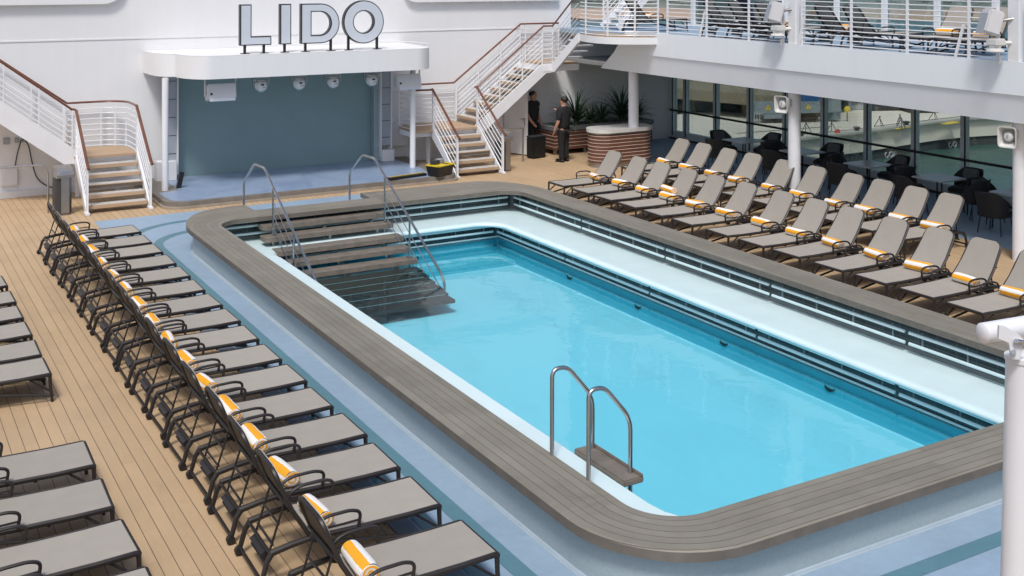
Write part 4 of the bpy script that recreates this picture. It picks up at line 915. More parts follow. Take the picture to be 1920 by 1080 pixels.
# ------------------------------------------------------------------ loungers
def make_lounger(label, deg=53, shade_back=False, BL=.74):
    t = thing('sun_lounger', label, 'sun lounger', (0, 0, 0))
    W = .325; HX, HZ = 1.24, .345; ang = radians(deg)
    bd = V(cos(ang), 0, sin(ang)); hinge = V(HX, 0, HZ)
    rail = [(0, .318), (.03, .335), (.35, .325), (.75, .325), (1.22, .335), (1.42, .315), (1.60, .285)]
    m = MB()
    for s in (-1, 1): m.tube([(x, s * W, z) for x, z in rail], [.0245] * 5 + [.028, .030], 7)
    m.tube([(.012, -W, .33), (.012, W, .33)], .0235, 7)
    for x, z in ((.55, .30), (1.14, .30), (1.60, .285)): m.tube([(x, -W, z), (x, W, z)], .017, 6)
    m.build('frame', FRAME, t)
    sg = MB(); prof = [(.02, .352), (.35, .342), (.75, .342), (1.21, .352)]
    for x, z in prof: sg.v += [V(x, -W + .005, z), V(x, W - .005, z), V(x, W - .005, z - .010), V(x, -W + .005, z - .010)]
    for k in range(len(prof) - 1):
        a, b = 4 * k, 4 * k + 4
        sg.f += [(a, b, b + 1, a + 1), (a + 2, b + 2, b + 3, a + 3), (a + 1, b + 1, b + 2, a + 2), (a + 3, b + 3, b, a)]
    sg.f += [(0, 1, 2, 3), (15, 14, 13, 12)]
    sg.build('seat_sling', SLING, t)
    # backrest outline, in (across, along) plane
    def outl(w, r, l0, l1):
        p = [(-w, l0), (w, l0)]
        p += [(w - r + r * cos(a), l1 - r + r * sin(a)) for a in [pi / 2 * i / 6 for i in range(7)]]
        p += [(-w + r + r * cos(a), l1 - r + r * sin(a)) for a in [pi / 2 + pi / 2 * i / 6 for i in range(7)]]
        return p
    nrm = V(-sin(ang), 0, cos(ang))
    def at(a, l, o=0):
        s = l / BL; return hinge + bd * l + V(0, a, 0) + nrm * (o - .03 * sin(pi * s))
    o = outl(W - .005, .13, .0, BL); m = MB(); n = len(o)
    rows = 24; g = MB()
    for k in range(rows + 1):
        l = BL * k / rows
        l = min(l, BL * .999) + .016 * k / rows; tw = .045 * l / BL; wl = W - .016 - tw if l < BL - .08 else W - .016 - tw - .10 + math.sqrt(max(0, .10 ** 2 - (l - BL - .016 + .10) ** 2))
        g.v += [at(-wl, l, .026), at(wl, l, .026), at(wl, l, .018), at(-wl, l, .018)]
    for k in range(rows):
        a, b = 4 * k, 4 * k + 4
        g.f += [(a, a + 1, b + 1, b), (a + 2, a + 3, b + 3, b + 2), (a + 1, a + 2, b + 2, b + 1), (a + 3, a, b, b + 3)]
    g.f += [(3, 2, 1, 0), (4 * rows, 4 * rows + 1, 4 * rows + 2, 4 * rows + 3)]
    g.build('back_sling', SLING if shade_back else BACKS, t)
    if shade_back:
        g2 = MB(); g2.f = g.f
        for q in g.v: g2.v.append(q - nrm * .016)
        g2.v = [V(q.x, q.y * .97, q.z) for q in g2.v]; g2.build('back_shade_sheet', FRAME, t)  # dark sheet puts the shade behind the backrest into colour
    fr = [at(a * (1 - .14 * max(0, l) / BL), l) for a, l in [(W - .003, .0), (W - .003, .3)] + outl(W - .003, .105, 0, BL)[2:] + [(-W + .003, .3), (-W + .003, .0)]]
    m = MB().tube(fr, .021, 7); m.tube([at(-W, .36, -.01), at(W, .36, -.01)], .014, 6)
    m.build('back_frame', FRAME, t)
    for s in (-1, 1):
        m = MB().tube([(.014, s * W, .33), (.008, s * W, .18), (-.015, s * W, .0)], [.023, .021, .018], 7)
        m.tube([(.26, s * W * .97, .315), (-.02, s * W * .97, .11)], .013, 6); m.build('leg', FRAME, t)
    for s in (-1, 1):
        m = MB().tube([(1.58, s * W, .29), (1.63, s * (W + .005), .22), (1.68, s * (W + .01), .045)], [.030, .025, .023], 7)
        lg = m.build('leg', FRAME, t)
        MB().tube([(1.685, s * (W + .01) - .02, .042), (1.685, s * (W + .01) + .03, .042)], .040, 10).build('wheel', BLACK, lg)
    for s in (-1, 1):
        MB().tube([(-.03, s * (W - .01), .07), (.3, s * (W - .02), .13), (.75, s * (W - .02), .20), (1.05, s * (W - .01), .25), (1.24, s * (W - .005), .31)], .017, 6).build('side_stretcher', FRAME, t)
    MB().tube([(1.675, -W - .01, .07), (1.675, W + .01, .07)], .016, 6).build('rear_stretcher', FRAME, t)
    m = MB(); pa, pb = at(0, .34, -.02), V(1.60, 0, .14)
    for yy in (-.2, .2): m.tube([pa + V(0, yy, 0), pb + V(0, yy, 0)], .011, 5)
    for k in range(4):
        q = pa.lerp(pb, k / 3); m.tube([q + V(0, -.22, 0), q + V(0, .22, 0)], .012, 5)
    m.box((1.59, 0, .19), (.06, .34, .09), ry=radians(30)); m.build('back_support', FRAME, t)
    for s in (-1, 1):
        y = s * (W + .018)
        m = MB().tube(fillet([(.81, y, .33), (.785, y, .47), (.88, y, .50), (1.10, y, .495), (1.20, y, .46), (1.25, y, .34)], .05, 4), .0155, 7)
        m.tube([(.80, y, .40), (.95, y, .395), (1.22, y, .395)], .010, 5)
        m.build('armrest', FRAME, t)
    return t
def set_row(proto, xs_, ys_, rz, labels, group, z=0):
    for i, y in enumerate(ys_):
        o = proto if (i == 0 and 'used' not in proto) else copy_tree(proto)
        if i == 0: proto['used'] = 1
        o.location = (xs_ + random.uniform(-.015, .015), y, z); o.rotation_euler = (0, 0, rz + random.uniform(-.03, .03)); o['label'] = labels[i]; o['group'] = group
        if 'used' in o and o not in (proto, proto_l): del o['used']
LY = [22.30, 21.36, 20.55, 19.65, 18.75, 17.83, 16.93, 16.05, 15.16, 14.25, 13.37, 12.47, 11.55, 10.65, 9.74, 8.72]
RY = [22.23, 21.25, 20.38, 19.50, 18.60, 17.66, 16.62, 15.69, 14.80, 13.80, 12.90, 12.00, 11.12]
BY = [23.05, 22.15, 21.2, 20.33, 19.25, 18.33, 17.33, 16.47, 15.58, 14.80]
TY = [19.58, 18.58, 17.70, 16.83, 15.92, 15.14]; TY2 = [12.19, 11.18, 10.24, 9.30]
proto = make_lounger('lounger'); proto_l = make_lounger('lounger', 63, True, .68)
set_row(proto, 14.07, RY, 0, [f'taupe lounger in the poolside row right of the pool, {ORD[i]} from the counter' for i in range(len(RY))], 'loungers in the poolside row on the right')
set_row(proto, 16.70, BY, 0, [f'taupe lounger in the rear right row before the tables, {ORD[i]} from the counter' for i in range(len(BY))], 'loungers in the rear row on the right')
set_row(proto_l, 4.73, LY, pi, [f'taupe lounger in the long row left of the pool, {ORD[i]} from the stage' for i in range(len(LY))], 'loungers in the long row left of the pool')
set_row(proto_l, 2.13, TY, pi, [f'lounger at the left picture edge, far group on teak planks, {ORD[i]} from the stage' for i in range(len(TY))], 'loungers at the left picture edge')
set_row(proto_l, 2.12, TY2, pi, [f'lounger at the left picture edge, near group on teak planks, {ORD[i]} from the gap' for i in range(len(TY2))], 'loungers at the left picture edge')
for i, (x, y, rz, lab) in enumerate(((20.35, 25.6, pi - .1, 'lounger on the upper deck behind the curved landing railing'), (20.25, 22.0, pi - .2, 'upper deck lounger left of the navy draped one'), (20.25, 21.05, pi - .2, 'upper deck lounger whose backrest is draped in navy cloth'), (20.25, 20.1, pi - .2, 'upper deck lounger right of the navy draped one, beside a floodlight post'),
                                (20.30, 18.25, pi - .15, 'upper deck lounger just right of the left floodlight post'), (20.30, 17.4, pi - .15, 'second upper deck lounger right of the left floodlight post'), (18.75, 16.05, .10, 'upper deck lounger facing the pool with a rolled towel, farther one'), (18.75, 15.15, .10, 'upper deck lounger facing the pool with a rolled towel, nearer one'))):
    o = copy_tree(proto); o.location = (x, y, UF); o.rotation_euler = (0, 0, rz); o['label'] = lab; o['group'] = 'loungers on the upper deck'
    if 'used' in o: del o['used']
for p_ in (proto, proto_l):
    if 'used' in p_: del p_['used']
# towels: rolled, one mesh with a spiral end
def towel_mesh(seed):
    rnd = random.Random(seed); m = MB(); n, K = 26, 7; Lh = .22; off = rnd.random()
    for k in range(K):
        y = -Lh + 2 * Lh * k / (K - 1); e = .93 if k in (0, K - 1) else 1
        for i in range(n + 1):
            a = 2 * pi * i / n; r = (.079 + .004 * sin(3 * a + seed + 4 * y) + .003 * sin(9 * y + a * 2 + seed)) * e
            m.v.append(V(r * 1.08 * cos(a), y + .006 * sin(a * 2 + seed), r * .95 * sin(a) + .073)); m.uv[len(m.v) - 1] = (3.4 * i / n + off, y)
    for k in range(K - 1):
        for i in range(n): m.f.append((k * (n + 1) + i, k * (n + 1) + i + 1, (k + 1) * (n + 1) + i + 1, (k + 1) * (n + 1) + i))
    for s in (-1, 1):
        b0 = len(m.v); RR = 4
        for j in range(RR + 1):
            rr_ = .073 * (1 - j / RR)
            for i in range(n + 1):
                a = 2 * pi * i / n
                m.v.append(V(rr_ * 1.08 * cos(a), s * (Lh + .002 + (.008 if j % 2 else 0)), rr_ * .95 * sin(a) + .073)); m.uv[len(m.v) - 1] = (off + .5 * j + .5 * i / n, 0)
        for j in range(RR):
            for i in range(n):
                q = (b0 + j * (n + 1) + i, b0 + j * (n + 1) + i + 1, b0 + (j + 1) * (n + 1) + i + 1, b0 + (j + 1) * (n + 1) + i); m.f.append(q if s > 0 else q[::-1])
    return m
TP = []
for sd in range(5):
    o = towel_mesh(sd).build('rolled_towel', TOWEL, rec=False, angle=60); TP.append(o)
TU = [0] * 5
def towel(x, y, z, rz, lab, group, dz=0):
    i = random.randrange(5)
    if TU[i] == 0: o = TP[i]
    else: o = TP[i].copy(); COL.objects.link(o)
    TU[i] = 1
    o.location = (x, y, z); o.rotation_euler = (random.uniform(-.03, .03), random.uniform(-.5, .5) * 0, rz + random.uniform(-.12, .12))
    o.scale = (random.uniform(.92, 1.06),) * 3; tag(o, lab, 'towel', group)
for i, y in enumerate(LY): towel(3.615, y - .03, .356, pi, f'rolled orange striped towel, left pool row, on the {ORD[i]} lounger from the stage', 'towels on the left row')
for i, y in enumerate(RY):
    towel(15.14, y - .06, .356, 0, f'rolled orange striped towel, right poolside row, on the {ORD[i]} lounger from the counter', 'towels on the right poolside row')
    if i == 3: towel(15.2, y + .02, .50, 0, 'second rolled towel stacked on top of another in the right poolside row', 'towels on the right poolside row')
for i, y in enumerate(BY): towel(17.76, y - .06, .356, 0, f'rolled orange striped towel, rear right row, on the {ORD[i]} lounger from the counter', 'towels on the rear right row')
for x, y, l in ((19.82, 16.1, 'farther'), (19.82, 15.2, 'nearer')): towel(x, y, UF + .356, .12, f'rolled towel on the {l} upper deck lounger that faces the pool', 'towels on the upper deck')
for x, y, l in ((19.15, 20.35, 'right of the navy cloth'), (19.15, 18.4, 'right of the left floodlight post'), (19.25, 25.65, 'behind the landing railing')): towel(x, y, UF + .356, pi, f'rolled towel on the upper deck lounger {l}', 'towels on the upper deck')
for i in range(5):
    if TU[i] == 0: bpy.data.objects.remove(TP[i])
c = V(18.92, 21.28, UF); m = MB()
ax = [(-.27, .40), (-.20, 1.02), (.20, 1.02), (.27, .40)]
m.add([c + V(.06 - .32 * (z - .4) + o_, y, z) for o_ in (0, .07) for y, z in ax], [(0, 1, 2, 3), (7, 6, 5, 4), (0, 4, 5, 1), (1, 5, 6, 2), (2, 6, 7, 3), (3, 7, 4, 0)])
tag(m.build('draped_cloth', NAVY), 'dark navy cloth draped over an upper deck lounger backrest', 'cloth')

# ------------------------------------------------------------------ dining tables and wicker chairs
def make_table():
    t = thing('dining_table', 'table', 'table', (0, 0, 0))
    MB().rbox((0, 0, .735), (.82, .82, .03), .008).build('table_top', TABLE, t)
    for sx in (-1, 1):
        for sy in (-1, 1): MB().tube([(sx * .34, sy * .34, .72), (sx * .36, sy * .36, 0)], .018, 6).build('leg', BLACK, t)
    return t
def make_chair():
    t = thing('wicker_chair', 'chair', 'chair', (0, 0, 0))
    MB().rbox((0, 0, .40), (.52, .50, .10), .02).build('seat', WICKER, t)
    m = MB(); n = 14
    for k, z in enumerate((.36, .62, .86)):
        for i in range(n + 1):
            a = -1.75 + 3.5 * i / n; w = .29 + .03 * k; e = abs(a) / 1.75
            zz = z if k < 1 else z - (.24 if k == 2 else .04) * max(0, (e - .45) / .55) ** 1
            q = V(w * sin(a), .10 + (.24 + .05 * k) * cos(a) * .95, zz)
            m.v += [q, q - V(.035 * sin(a), .035 * cos(a), 0)]
    s = 2 * (n + 1)
    for k in range(2):
        for i in range(n):
            a = k * s + 2 * i
            m.f += [(a, a + 2, a + 2 + s, a + s), (a + 1, a + 1 + s, a + 3 + s, a + 3)]
    for i in range(n):
        m.f += [(2 * s + 2 * i, 2 * s + 2 * i + 2, 2 * s + 2 * i + 3, 2 * s + 2 * i + 1), (2 * i + 1, 2 * i + 3, 2 * i + 2, 2 * i)]
    for k in range(2): m.f += [(k * s, k * s + s, k * s + s + 1, k * s + 1), (k * s + s - 2, k * s + s - 1, k * s + 2 * s - 1, k * s + 2 * s - 2)]
    m.build('tub_back', WICKER, t)
    MB().rbox((0, .235, .70), (.40, .07, .30), .03, rx=radians(-10)).build('back_cushion', CUSH, t)
    MB().rbox((0, 0, .465), (.44, .42, .05), .02).build('seat_cushion', CUSH, t)
    for sx in (-1, 1):
        for sy in (-1, 1): MB().tube([(sx * .21, sy * .19, .38), (sx * .25, sy * .23, 0)], .013, 6).build('leg', BLACK, t)
    return t
tp, cp = make_table(), make_chair()
TYS = [23.25, 21.1, 18.95, 16.95, 14.98]; nth = ['farthest, by the counter end', 'second from the counter end', 'middle', 'second nearest', 'nearest, by the right column']
first = True
for i, y in enumerate(TYS):
    o = tp if i == 0 else copy_tree(tp)
    o.location = (20.62, y, 0); o['label'] = f'grey square dining table by the window wall, {nth[i]}'; o['group'] = 'dining tables by the windows'
    for dx, dy, rz, side in ((.78, .0, -pi / 2, 'window side'), (-.78, .03, pi / 2, 'pool side'), (0, .80, 0, 'far end'), (.02, -.80, pi, 'near end')):
        q = cp if first else copy_tree(cp); first = False
        q.location = (20.62 + dx + random.uniform(-.05, .05), y + dy + random.uniform(-.05, .05), 0); q.rotation_euler = (0, 0, rz + random.uniform(-.25, .25))
        q['label'] = f'black wicker tub chair on the {side} of the {("farthest", "second farthest", "middle", "second nearest", "nearest")[i]} table'; q['group'] = 'wicker chairs round the tables'

# ------------------------------------------------------------------ people
dgs = None
def skin_mesh(name, verts, edges, mat, parent, sub=1, extra=None):
    me = bpy.data.meshes.new(name); me.from_pydata([v[:3] for v in verts], edges, []); o = bpy.data.objects.new(name, me); COL.objects.link(o)
    md = o.modifiers.new('skin', 'SKIN'); md.use_smooth_shade = True
    sv = me.skin_vertices[0].data
    for i, v in enumerate(verts):
        r = v[3]; sv[i].radius = r if isinstance(r, tuple) else (r, r)
    sv[0].use_root = True
    ss = o.modifiers.new('sub', 'SUBSURF'); ss.levels = ss.render_levels = sub
    dg = bpy.context.evaluated_depsgraph_get(); dg.update()
    nm = bpy.data.meshes.new_from_object(o.evaluated_get(dg)); bpy.data.objects.remove(o)
    m = MB(); m.v = [v.co.copy() for v in nm.vertices]; m.f = [tuple(p.vertices) for p in nm.polygons]; bpy.data.meshes.remove(nm)
    if extra: m.add(extra.v, extra.f)
    off = Vector((0, 0, 0)); p = parent
    while p is not None: off += p.location; p = p.parent
    m.v = [v + off for v in m.v]
    return m.build(name, mat, parent, angle=80)
def person(loc, rz, lab, pose, badge):
    t = thing('person', lab, 'person', loc, rz)
    off = Vector(loc)
    (eL, wL, hL), (eR, wR, hR) = pose
    vs = [(0, .005, .96, (.14, .105)), (0, 0, 1.10, (.13, .10)), (0, -.005, 1.28, (.15, .112)), (0, .005, 1.41, (.13, .085)), (0, 0, 1.49, .064), (0, -.012, 1.565, (.075, .085)), (0, -.018, 1.64, (.088, .11)), (0, -.012, 1.71, (.085, .105)), (0, 0, 1.77, .06)]
    ed = [(i, i + 1) for i in range(8)]
    def chain(start, pts):
        a = start
        for p in pts: vs.append(p); ed.append((a, len(vs) - 1)); a = len(vs) - 1
        return a
    for s, (e, w, h) in ((1, pose[0]), (-1, pose[1])):
        sh = (s * .185, .005, 1.405, .062); E_, W_, H_ = Vector(e), Vector(w), Vector(h)
        k = chain(3, [sh, (*E_, .052), (*W_, .040), (*(W_.lerp(H_, .5)), (.038, .022))])
        d = (H_ - W_).normalized(); sd = d.cross(V(0, 1, .2)).normalized()
        palm = W_.lerp(H_, .55)
        for f, l in ((-.027, .075), (-.009, .088), (.009, .082), (.027, .066)):
            p0 = palm + sd * f + d * .045; chain(k, [(*p0, .0095), (*(p0 + d * l * .55 + V(0, -.006, 0)), .0085), (*(p0 + d * l * .9 + V(0, -.022, 0)), .007)])
        th = W_.lerp(H_, .35) + sd * .035 * (-s) + V(0, -.012, 0); chain(k, [(*th, .011), (*(th + d * .045 + V(0, -.012, 0)), .009)])
    for s in (1, -1):
        chain(0, [(s * .092, 0, .86, .088), (s * .10, -.01, .50, .058), (s * .105, .025, .10, .042), (s * .112, -.06, .045, .036), (s * .116, -.13, .035, .03)])
    ex = MB().ball((0, -.112, 1.635), (.014, .02, .024), 8, 6)
    for s in (-1, 1): ex.ball((s * .078, .0, 1.64), (.012, .022, .034), 8, 6)
    skin_mesh('body', vs, ed, SKIN, t, 1, ex)
    # clothes
    sv = [(0, .005, .86, (.19, .155)), (0, 0, 1.0, (.205, .17)), (0, -.005, 1.28, (.225, .165)), (0, .005, 1.41, (.20, .13)), (0, .004, 1.53, .09)]; se = [(0, 1), (1, 2), (2, 3), (3, 4)]
    for s, (e, w, h) in ((1, pose[0]), (-1, pose[1])):
        E_ = Vector(e); S_ = V(s * .188, .005, 1.405); sv.append((*S_, .108)); se.append((3, len(sv) - 1)); sv.append((*S_.lerp(E_, 1.0), .082)); se.append((len(sv) - 2, len(sv) - 1))
    skin_mesh('polo_shirt', sv, se, CLOTH, t)
    pv = [(0, .008, 1.02, (.19, .15))]; pe = []
    for s in (1, -1):
        a = 0
        for p in ((s * .093, 0, .82, .125), (s * .10, -.005, .50, .096), (s * .105, .022, .03, .078)): pv.append(p); pe.append((a, len(pv) - 1)); a = len(pv) - 1
    skin_mesh('trousers', pv, pe, CLOTH, t)
    def put(mb, name, mat):
        o = MB(); o.v = [v + off for v in mb.v]; o.f = mb.f; return o.build(name, mat, t, angle=70)
    for s in (1, -1): put(MB().ball((s * .113, -.045, .045), (.05, .145, .05), 12, 8).box((s * .113, -.045, .012), (.085, .26, .024)), 'shoe', SHOE)
    hr = MB().ball((0, .014, 1.70), (.092, .112, .095), 16, 10)
    hr.f = [f for f in hr.f if not all(hr.v[i].y < -.03 and hr.v[i].z < 1.705 for i in f)]; hr.f = [f for f in hr.f if not all(hr.v[i].z < 1.625 for i in f)]
    put(hr, 'hair', HAIR)
    for s in (-1, 1): put(MB().ball((s * .032, -.094, 1.662), (.012, .008, .007), 8, 6), 'eye', EYEW)
    put(MB().ball((0, -.092, 1.598), (.024, .01, .007), 8, 6), 'mouth', LIP)
    put(MB().box((0, -.150, .955), (.06, .012, .035)), 'belt_buckle', STEEL)
    if badge: put(MB().box((.075, -.158, 1.335), (.06, .008, .018)), 'name_badge', LETTER)
    return t
person((17.0, 28.12, 0), radians(28), 'man in black polo and trousers facing us before the doorway', (((.27, .03, 1.13), (.25, -.10, .92), (.20, -.17, .80)), ((-.27, .03, 1.13), (-.24, -.10, .92), (-.17, -.16, .83))), True)
person((16.98, 26.46, 0), radians(-158), 'man in black polo and trousers seen from behind, hand raised, by the planter', (((.27, .02, 1.13), (.27, -.10, .90), (.26, -.15, .77)), ((-.26, -.04, 1.15), (-.20, -.28, 1.27), (-.17, -.38, 1.38))), False)
t = thing('equipment_case', 'black upright equipment case standing before the man at the door', 'case', (16.66, 27.38, 0), radians(12))
for nm, c, d, b, mt in (('case_body', (0, 0, .31), (.50, .28, .56), .02, BLACK), ('case_lid', (0, 0, .605), (.51, .29, .035), .01, CHARC)):
    q = MB().rbox(c, d, b); o = MB(); o.v = [v + t.location for v in q.v]; o.f = q.f; o.build(nm, mt, t)
for sx in (-1, 1):
    for sy in (-1, 1):
        q = MB().ball((sx * .2, sy * .1, .02), .02, 8, 6); o = MB(); o.v = [v + t.location for v in q.v]; o.f = q.f; o.build('castor', BLACK, t)

# ------------------------------------------------------------------ the harbour beyond the glass
QZ = -14.0; SZ = -17.5
struct(MB().add([(25, -400, SZ), (2600, -400, SZ), (2600, 2600, SZ), (25, 2600, SZ)], [(0, 1, 2, 3)]).build('harbour_water', SEA, smooth=False))
def qat(u, v, z=QZ):
    """measured spots on the quay"""
    d = fw + rt * ((u - 960) / F_PX) - V(0, 0, 1) * ((v + 56) / F_PX); t_ = (z - CAM_H) / d.z; return V(d.x * t_, d.y * t_, z)
QF = [(1150, 330), (1240, 300), (1340, 283), (1409, 271), (1475, 263), (1553, 255), (1620, 247), (1752, 228), (1810, 222), (1960, 214)]
QB = [(1990, 150), (1480, 168), (1440, 198), (1400, 203), (1290, 212), (1200, 221), (1120, 228)]
qp = [tuple(qat(*p).xy) for p in QF + QB]
struct(MB().prism(qp, QZ - 2.3, QZ).build('quay', QUAY, smooth=False))
def inset(poly, c, k): return [(c[0] + (x - c[0]) * k, c[1] + (y - c[1]) * k) for x, y in poly]
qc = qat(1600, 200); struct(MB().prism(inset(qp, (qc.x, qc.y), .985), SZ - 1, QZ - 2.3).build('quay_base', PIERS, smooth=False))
# strip of lighter kerb along the quay edge
m = MB()
for a, b in zip(qp[:9], qp[1:10]):
    a = V(*a, QZ + .12); b = V(*b, QZ + .12); m.beam(a, b, 1.2, .24)
struct(m.build('quay_kerb', QUAYW, smooth=False))
random.seed(11)
def fender(u, v, r_, ln, lab):
    c = qat(u, v, SZ); t = thing('quay_fender', lab, 'fender', c); a = (V(*qp[7], 0) - V(*qp[5], 0)).normalized(); n_ = V(a.y, -a.x, 0); M = Matrix((a, n_, V(0, 0, 1))).transposed()
    MB().ball(c + V(0, 0, r_ * .75), (ln / 2, r_, r_), 16, 10, M).build('fender_body', ROCK, t)
    for k in range(5):
        for h in range(2):
            q = c + a * (ln * (-.36 + .18 * k)) + n_ * r_ * (.86 if h else .95) * (1 - .3 * abs(k - 2) / 2) + V(0, 0, r_ * (.25 + .62 * h))
            MB().tube([q + a * .34 * cos(w) + V(0, 0, .34 * sin(w)) for w in [2 * pi * i / 10 for i in range(10)]], .10, 6, closed=True).build('tyre', CHARC if h else GREYP, t)
fender(1772, 272, 1.5, 3.6, 'large dark fender hung with tyres floating at the quay in the harbour')
fender(1655, 291, 1.3, 3.2, 'second dark tyre fender at the quay, nearer and lower than the large one'); fender(1880, 262, 1.5, 3.6, 'dark tyre fender at the quay close to the right horn speaker')
for k, (u, v) in enumerate(((1650, 237), (1688, 233), (1752, 224), (1512, 247), (1690, 240), (1560, 246))):
    c = qat(u, v); m = MB()
    for w in (0, 2.1, 4.2): m.tube([c + V(.7 * cos(w + k), .7 * sin(w + k), 0), c + V(-.12 * cos(w + k), -.12 * sin(w + k), 1.35)], .045, 5)
    o = m.build('tripod_stand', CHARC); tag(o, f'thin dark tripod stand on the quay seen through the panes, {ORD[sorted([1650, 1688, 1752, 1512, 1690, 1560]).index(u)]} from the left', 'stand')
m = MB()
for (u0, v0), (u1, v1) in (((1410, 262), (1620, 240)), ((1380, 250), (1560, 236)), ((1640, 236), (1800, 217))): m.tube([qat(u0, v0) + V(0, 0, .03), qat(u1, v1) + V(0, 0, .03)], .05, 4)
struct(m.build('quay_rail_tracks', CHARC))
# pier on the far left with a shaded underside, sandy heap, barrier blocks
pr_ = thing('concrete_pier', 'brown concrete pier on dark piles across the dock', 'pier', (120, 165, SZ))
A, B = qat(1150, 166, -12), qat(1412, 188, -12); dv = (B - A).normalized(); sdv = V(-dv.y, dv.x, 0)
MB().beam(A - dv * 80 + sdv * 26 + V(0, 0, .6), B + dv * 8 + sdv * 26 + V(0, 0, .6), 60, 1.4).build('pier_deck', PIERD, pr_, smooth=False)
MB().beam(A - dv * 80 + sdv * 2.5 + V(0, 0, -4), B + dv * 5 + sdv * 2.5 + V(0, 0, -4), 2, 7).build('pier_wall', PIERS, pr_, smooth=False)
for k in range(7):
    q = (A - dv * 30).lerp(B, k / 6); MB().beam(q + V(0, 0, -7), q + V(0, 0, -.1), 2.0, 2.0, (1, 0, 0)).build('pile', PIERD, pr_)
bl = thing('rubble_bank', 'brown earth bank behind the pier', 'bank', (150, 230, -12))
A2 = A + sdv * 62; m = MB()
for k in range(40):
    q = (A2 - dv * 90).lerp(B + sdv * 62 + dv * 120, k / 39); m.ball(q + V(0, 0, -1), (9 * random.uniform(.8, 1.4), 9 * random.uniform(.8, 1.4), random.uniform(2.5, 5)), 8, 6)
m.build('earth', EARTH, bl)
o = MB(); c = qat(1330, 204)
for k in range(12): o.ball(c + V(-8 + 1.6 * k, 7.5 - .9 * k, 0), (2.4, 1.8, random.uniform(.5, .9)), 8, 6)
tag(o.build('sand_heap', SAND), 'low sandy heap along the quay edge behind the tables', 'sand heap')
for k, (u, v) in enumerate(((1221, 213), (1234, 211))):
    c = qat(u, v); tag(MB().rbox(c + V(0, 0, .55), (1.5, 1.3, 1.1), .12).build('barrier_block', REDP), f'red plastic barrier block on the quay, {("left", "right")[k]} one', 'barrier')
t = thing('boarding_gantry', 'blue grey boarding gantry with warning triangles on the quay', 'gantry', qat(1500, 210))
def gz(u, v, h): p = qat(u, v); return p + V(0, 0, h)
a, b = gz(1412, 230, 1.9), gz(1572, 226, 2.0); dg_ = (b - a).normalized(); gs = dg_.cross(V(0, 0, 1)).normalized()
MB().beam(a, b, 1.6, 1.5).build('main_beam', GANTRY, t); MB().beam(a + dg_ * 1.2 + V(0, 0, -.95), a + dg_ * 4.6 + V(0, 0, -.95), 1.6, .7).build('ramp', GANTRY, t)
MB().beam(b - dg_ * .6 + V(0, 0, -1.7), b - dg_ * .6 + V(0, 0, 1.4), 1.2, 1.2, (1, 0, 0)).build('tower', GANTRY, t)
for d0, d1, mt in ((6.2, 8.6, BLACK), (2.6, 4.2, CHARC)):
    MB().rbox((a + dg_ * (d0 + d1) / 2 + V(0, 0, -1.35)), (d1 - d0, 1.3, .9), .25, rz=math.atan2(dg_.y, dg_.x)).build('wheel_carriage', mt, t)
MB().beam(a + dg_ * 5.4 + V(0, 0, 1.05), a + dg_ * 9.4 + V(0, 0, 1.05), 1.5, .7).build('tarp_cover', BLUEP, t)
MB().rbox(a + dg_ * 5.3 + gs * .6 + V(0, 0, -1.2), (.8, .6, .9), .05).build('control_box', SAND, t)
for k in range(5): MB().tube([a + dg_ * (-.9 + .35 * k) + gs * 1.0 + V(0, 0, -1.9), a + dg_ * (-.9 + .35 * k) + gs * 1.0 + V(0, 0, -.4)], .045, 5).build('guard_post', SPK, t)
for s_ in (1.7, 7.1):
    c = a + dg_ * s_ + gs * .83 + V(0, 0, .1)
    q = MB(); q.v = [c + dg_ * x + V(0, 0, z) + gs * o_ for o_ in (0, .03) for x, z in ((-.38, -.3), (.38, -.3), (0, .38))]; q.f = [(0, 1, 2), (5, 4, 3), (0, 3, 4, 1), (1, 4, 5, 2), (2, 5, 3, 0)]
    w_ = q.build('warning_triangle', YELL, t, smooth=False)
    MB().beam(c + gs * .045 + V(0, 0, -.06), c + gs * .045 + V(0, 0, .16), .06, .03, (1, 0, 0)).build('triangle_mark', BLACK, w_); MB().ball(c + gs * .045 + V(0, 0, -.17), .045, 6, 4).build('triangle_dot', BLACK, w_)
def disc(c, r, mat, name, lab, cat, pole=1.0):
    t = thing(name, lab, cat, c); n_ = -fw
    MB().tube([c, c + V(0, 0, pole)], .07, 6).build('pole', CHARC, t)
    R_ = n_.to_track_quat('Z', 'Y').to_matrix(); MB().lathe([(r, 0), (r, .06), (r * .96, .07)], c + V(0, 0, pole + r * .8), 18, R_).build('disc', mat, t); return t
disc(qat(1589, 226), .42, YELL, 'round_sign', 'round yellow sign on a thin pole on the quay', 'sign', 1.2)
disc(qat(1571, 252), .34, REDP, 'round_marker', 'round red marker disc on the quay edge', 'marker', .1)
for k, (u, v, lab) in enumerate(((1503, 257, 'dark mooring bollard on the quay, left of the red disc'), (1607, 247, 'dark mooring bollard on the quay, right of the red disc'), (1700, 236, 'dark mooring bollard near yellow paint seen through the middle panes'))):
    c = qat(u, v); t = thing('mooring_bollard', lab, 'bollard', c); MB().lathe([(.4, 0), (.28, .08), (.25, .4), (.42, .52), (.4, .66), (.14, .72)], c, 14).build('bollard_post', CHARC, t)
for k, (u, v) in enumerate(((1690, 238), (1783, 229))):
    c = qat(u, v); o = MB().box(c + V(0, 0, .02), (3.4, 1.0, .04), rz=.2).build('yellow_marking', YELL); struct(o)
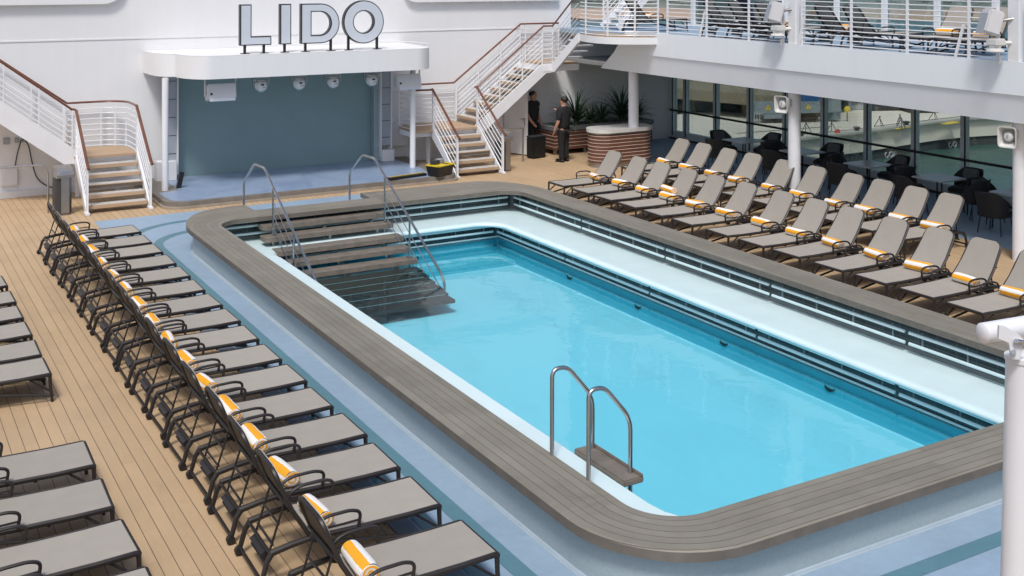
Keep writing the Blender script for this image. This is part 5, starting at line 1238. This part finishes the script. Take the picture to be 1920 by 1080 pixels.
for k, (u, v, w_, h, col) in enumerate(((1672, 204, 8, 2.6, CHARC), (1745, 208, 7, 1.8, CHARC), (1648, 202, 10, 2.2, GREYP), (1590, 196, 7, 4.5, SPK), (1380, 206, 12, 1.4, CHARC))):
    c = qat(u, v); t = thing('dock_container', ('low dark dock container behind the quay road', 'dark flat container at the far quay under the fascia', 'long grey dock container behind the yellow sign', 'tall pale dock cabin beside the gantry', 'long low dark barge-like block on the quay left of the gantry')[k], 'container', c, -.4)
    q = MB().rbox((0, 0, h / 2), (w_, 2.6, h), .1); o = MB(); o.v = [v_ + c for v_ in q.v]; o.f = q.f; o.build('container_body', col, t)
    q = MB().box((0, -1.32, h * .6), (w_ * .8, .06, h * .3)); o = MB(); o.v = [v_ + c for v_ in q.v]; o.f = q.f; o.build('window_band', BLACK, t)
t = thing('digger', 'small orange digger on the earth behind the gantry', 'digger', qat(1420, 185)); c = qat(1420, 185)
MB().rbox(c + V(0, 0, 1.8), (2.6, 2.2, 1.6), .2).build('digger_cab', ORANGE, t); MB().rbox(c + V(0, 0, .5), (3.2, 2.4, .9), .2).build('tracks', BLACK, t)
MB().tube([c + V(1, 0, 2), c + V(3, -.5, 4), c + V(4.4, -.9, 2)], .25, 6).build('boom', ORANGE, t)
# far shore
def far(u, v): return qat(u, v, SZ)
m = MB(); N = 40; pts = []
for r_, h in ((530, -18.2), (534, -16.0), (585, -15), (600, -14.5), (760, -3), (1000, 14)):
    for k in range(N + 1):
        lt = -120 + 720 * k / N; q = fw * (r_ * (1 + .012 * sin(k * 1.3) + .008 * sin(k * 3.7 + r_))) + rt * lt; pts.append((q.x, q.y, h + (random.uniform(-1.5, 1.5) if h > -9 else 0)))
m.v = [V(*p) for p in pts]
for j in range(5):
    for k in range(N): m.f.append((j * (N + 1) + k, j * (N + 1) + k + 1, (j + 1) * (N + 1) + k + 1, (j + 1) * (N + 1) + k))
hill = MB(); hill.v = m.v[:]; hill.f = [f for f in m.f if f[0] >= 3 * (N + 1)]; m.f = [f for f in m.f if f[0] < 3 * (N + 1)]; struct(hill.build('far_hill', WOODS))
fs = m.build('far_shore', m_ground('shore_brown', (.30, .22, .16), (.42, .32, .24), .01)); struct(fs)
random.seed(5)
wd = MB()
for k in range(460):
    r_ = random.uniform(612, 900); c = fw * r_ + rt * random.uniform(-60, 560) + V(0, 0, -14 + (r_ - 600) * .05); s = random.uniform(3.5, 8)
    b = MB().ball((0, 0, 0), 1, 7, 5); wd.add([c + V(p.x * s * random.uniform(.8, 1.2), p.y * s, p.z * s * .7 * random.uniform(.7, 1.3)) for p in b.v], b.f)
o = wd.build('far_wood', WOODS, smooth=False); struct(o, 'stuff'); o['label'] = 'far green scrub on the shore across the harbour'
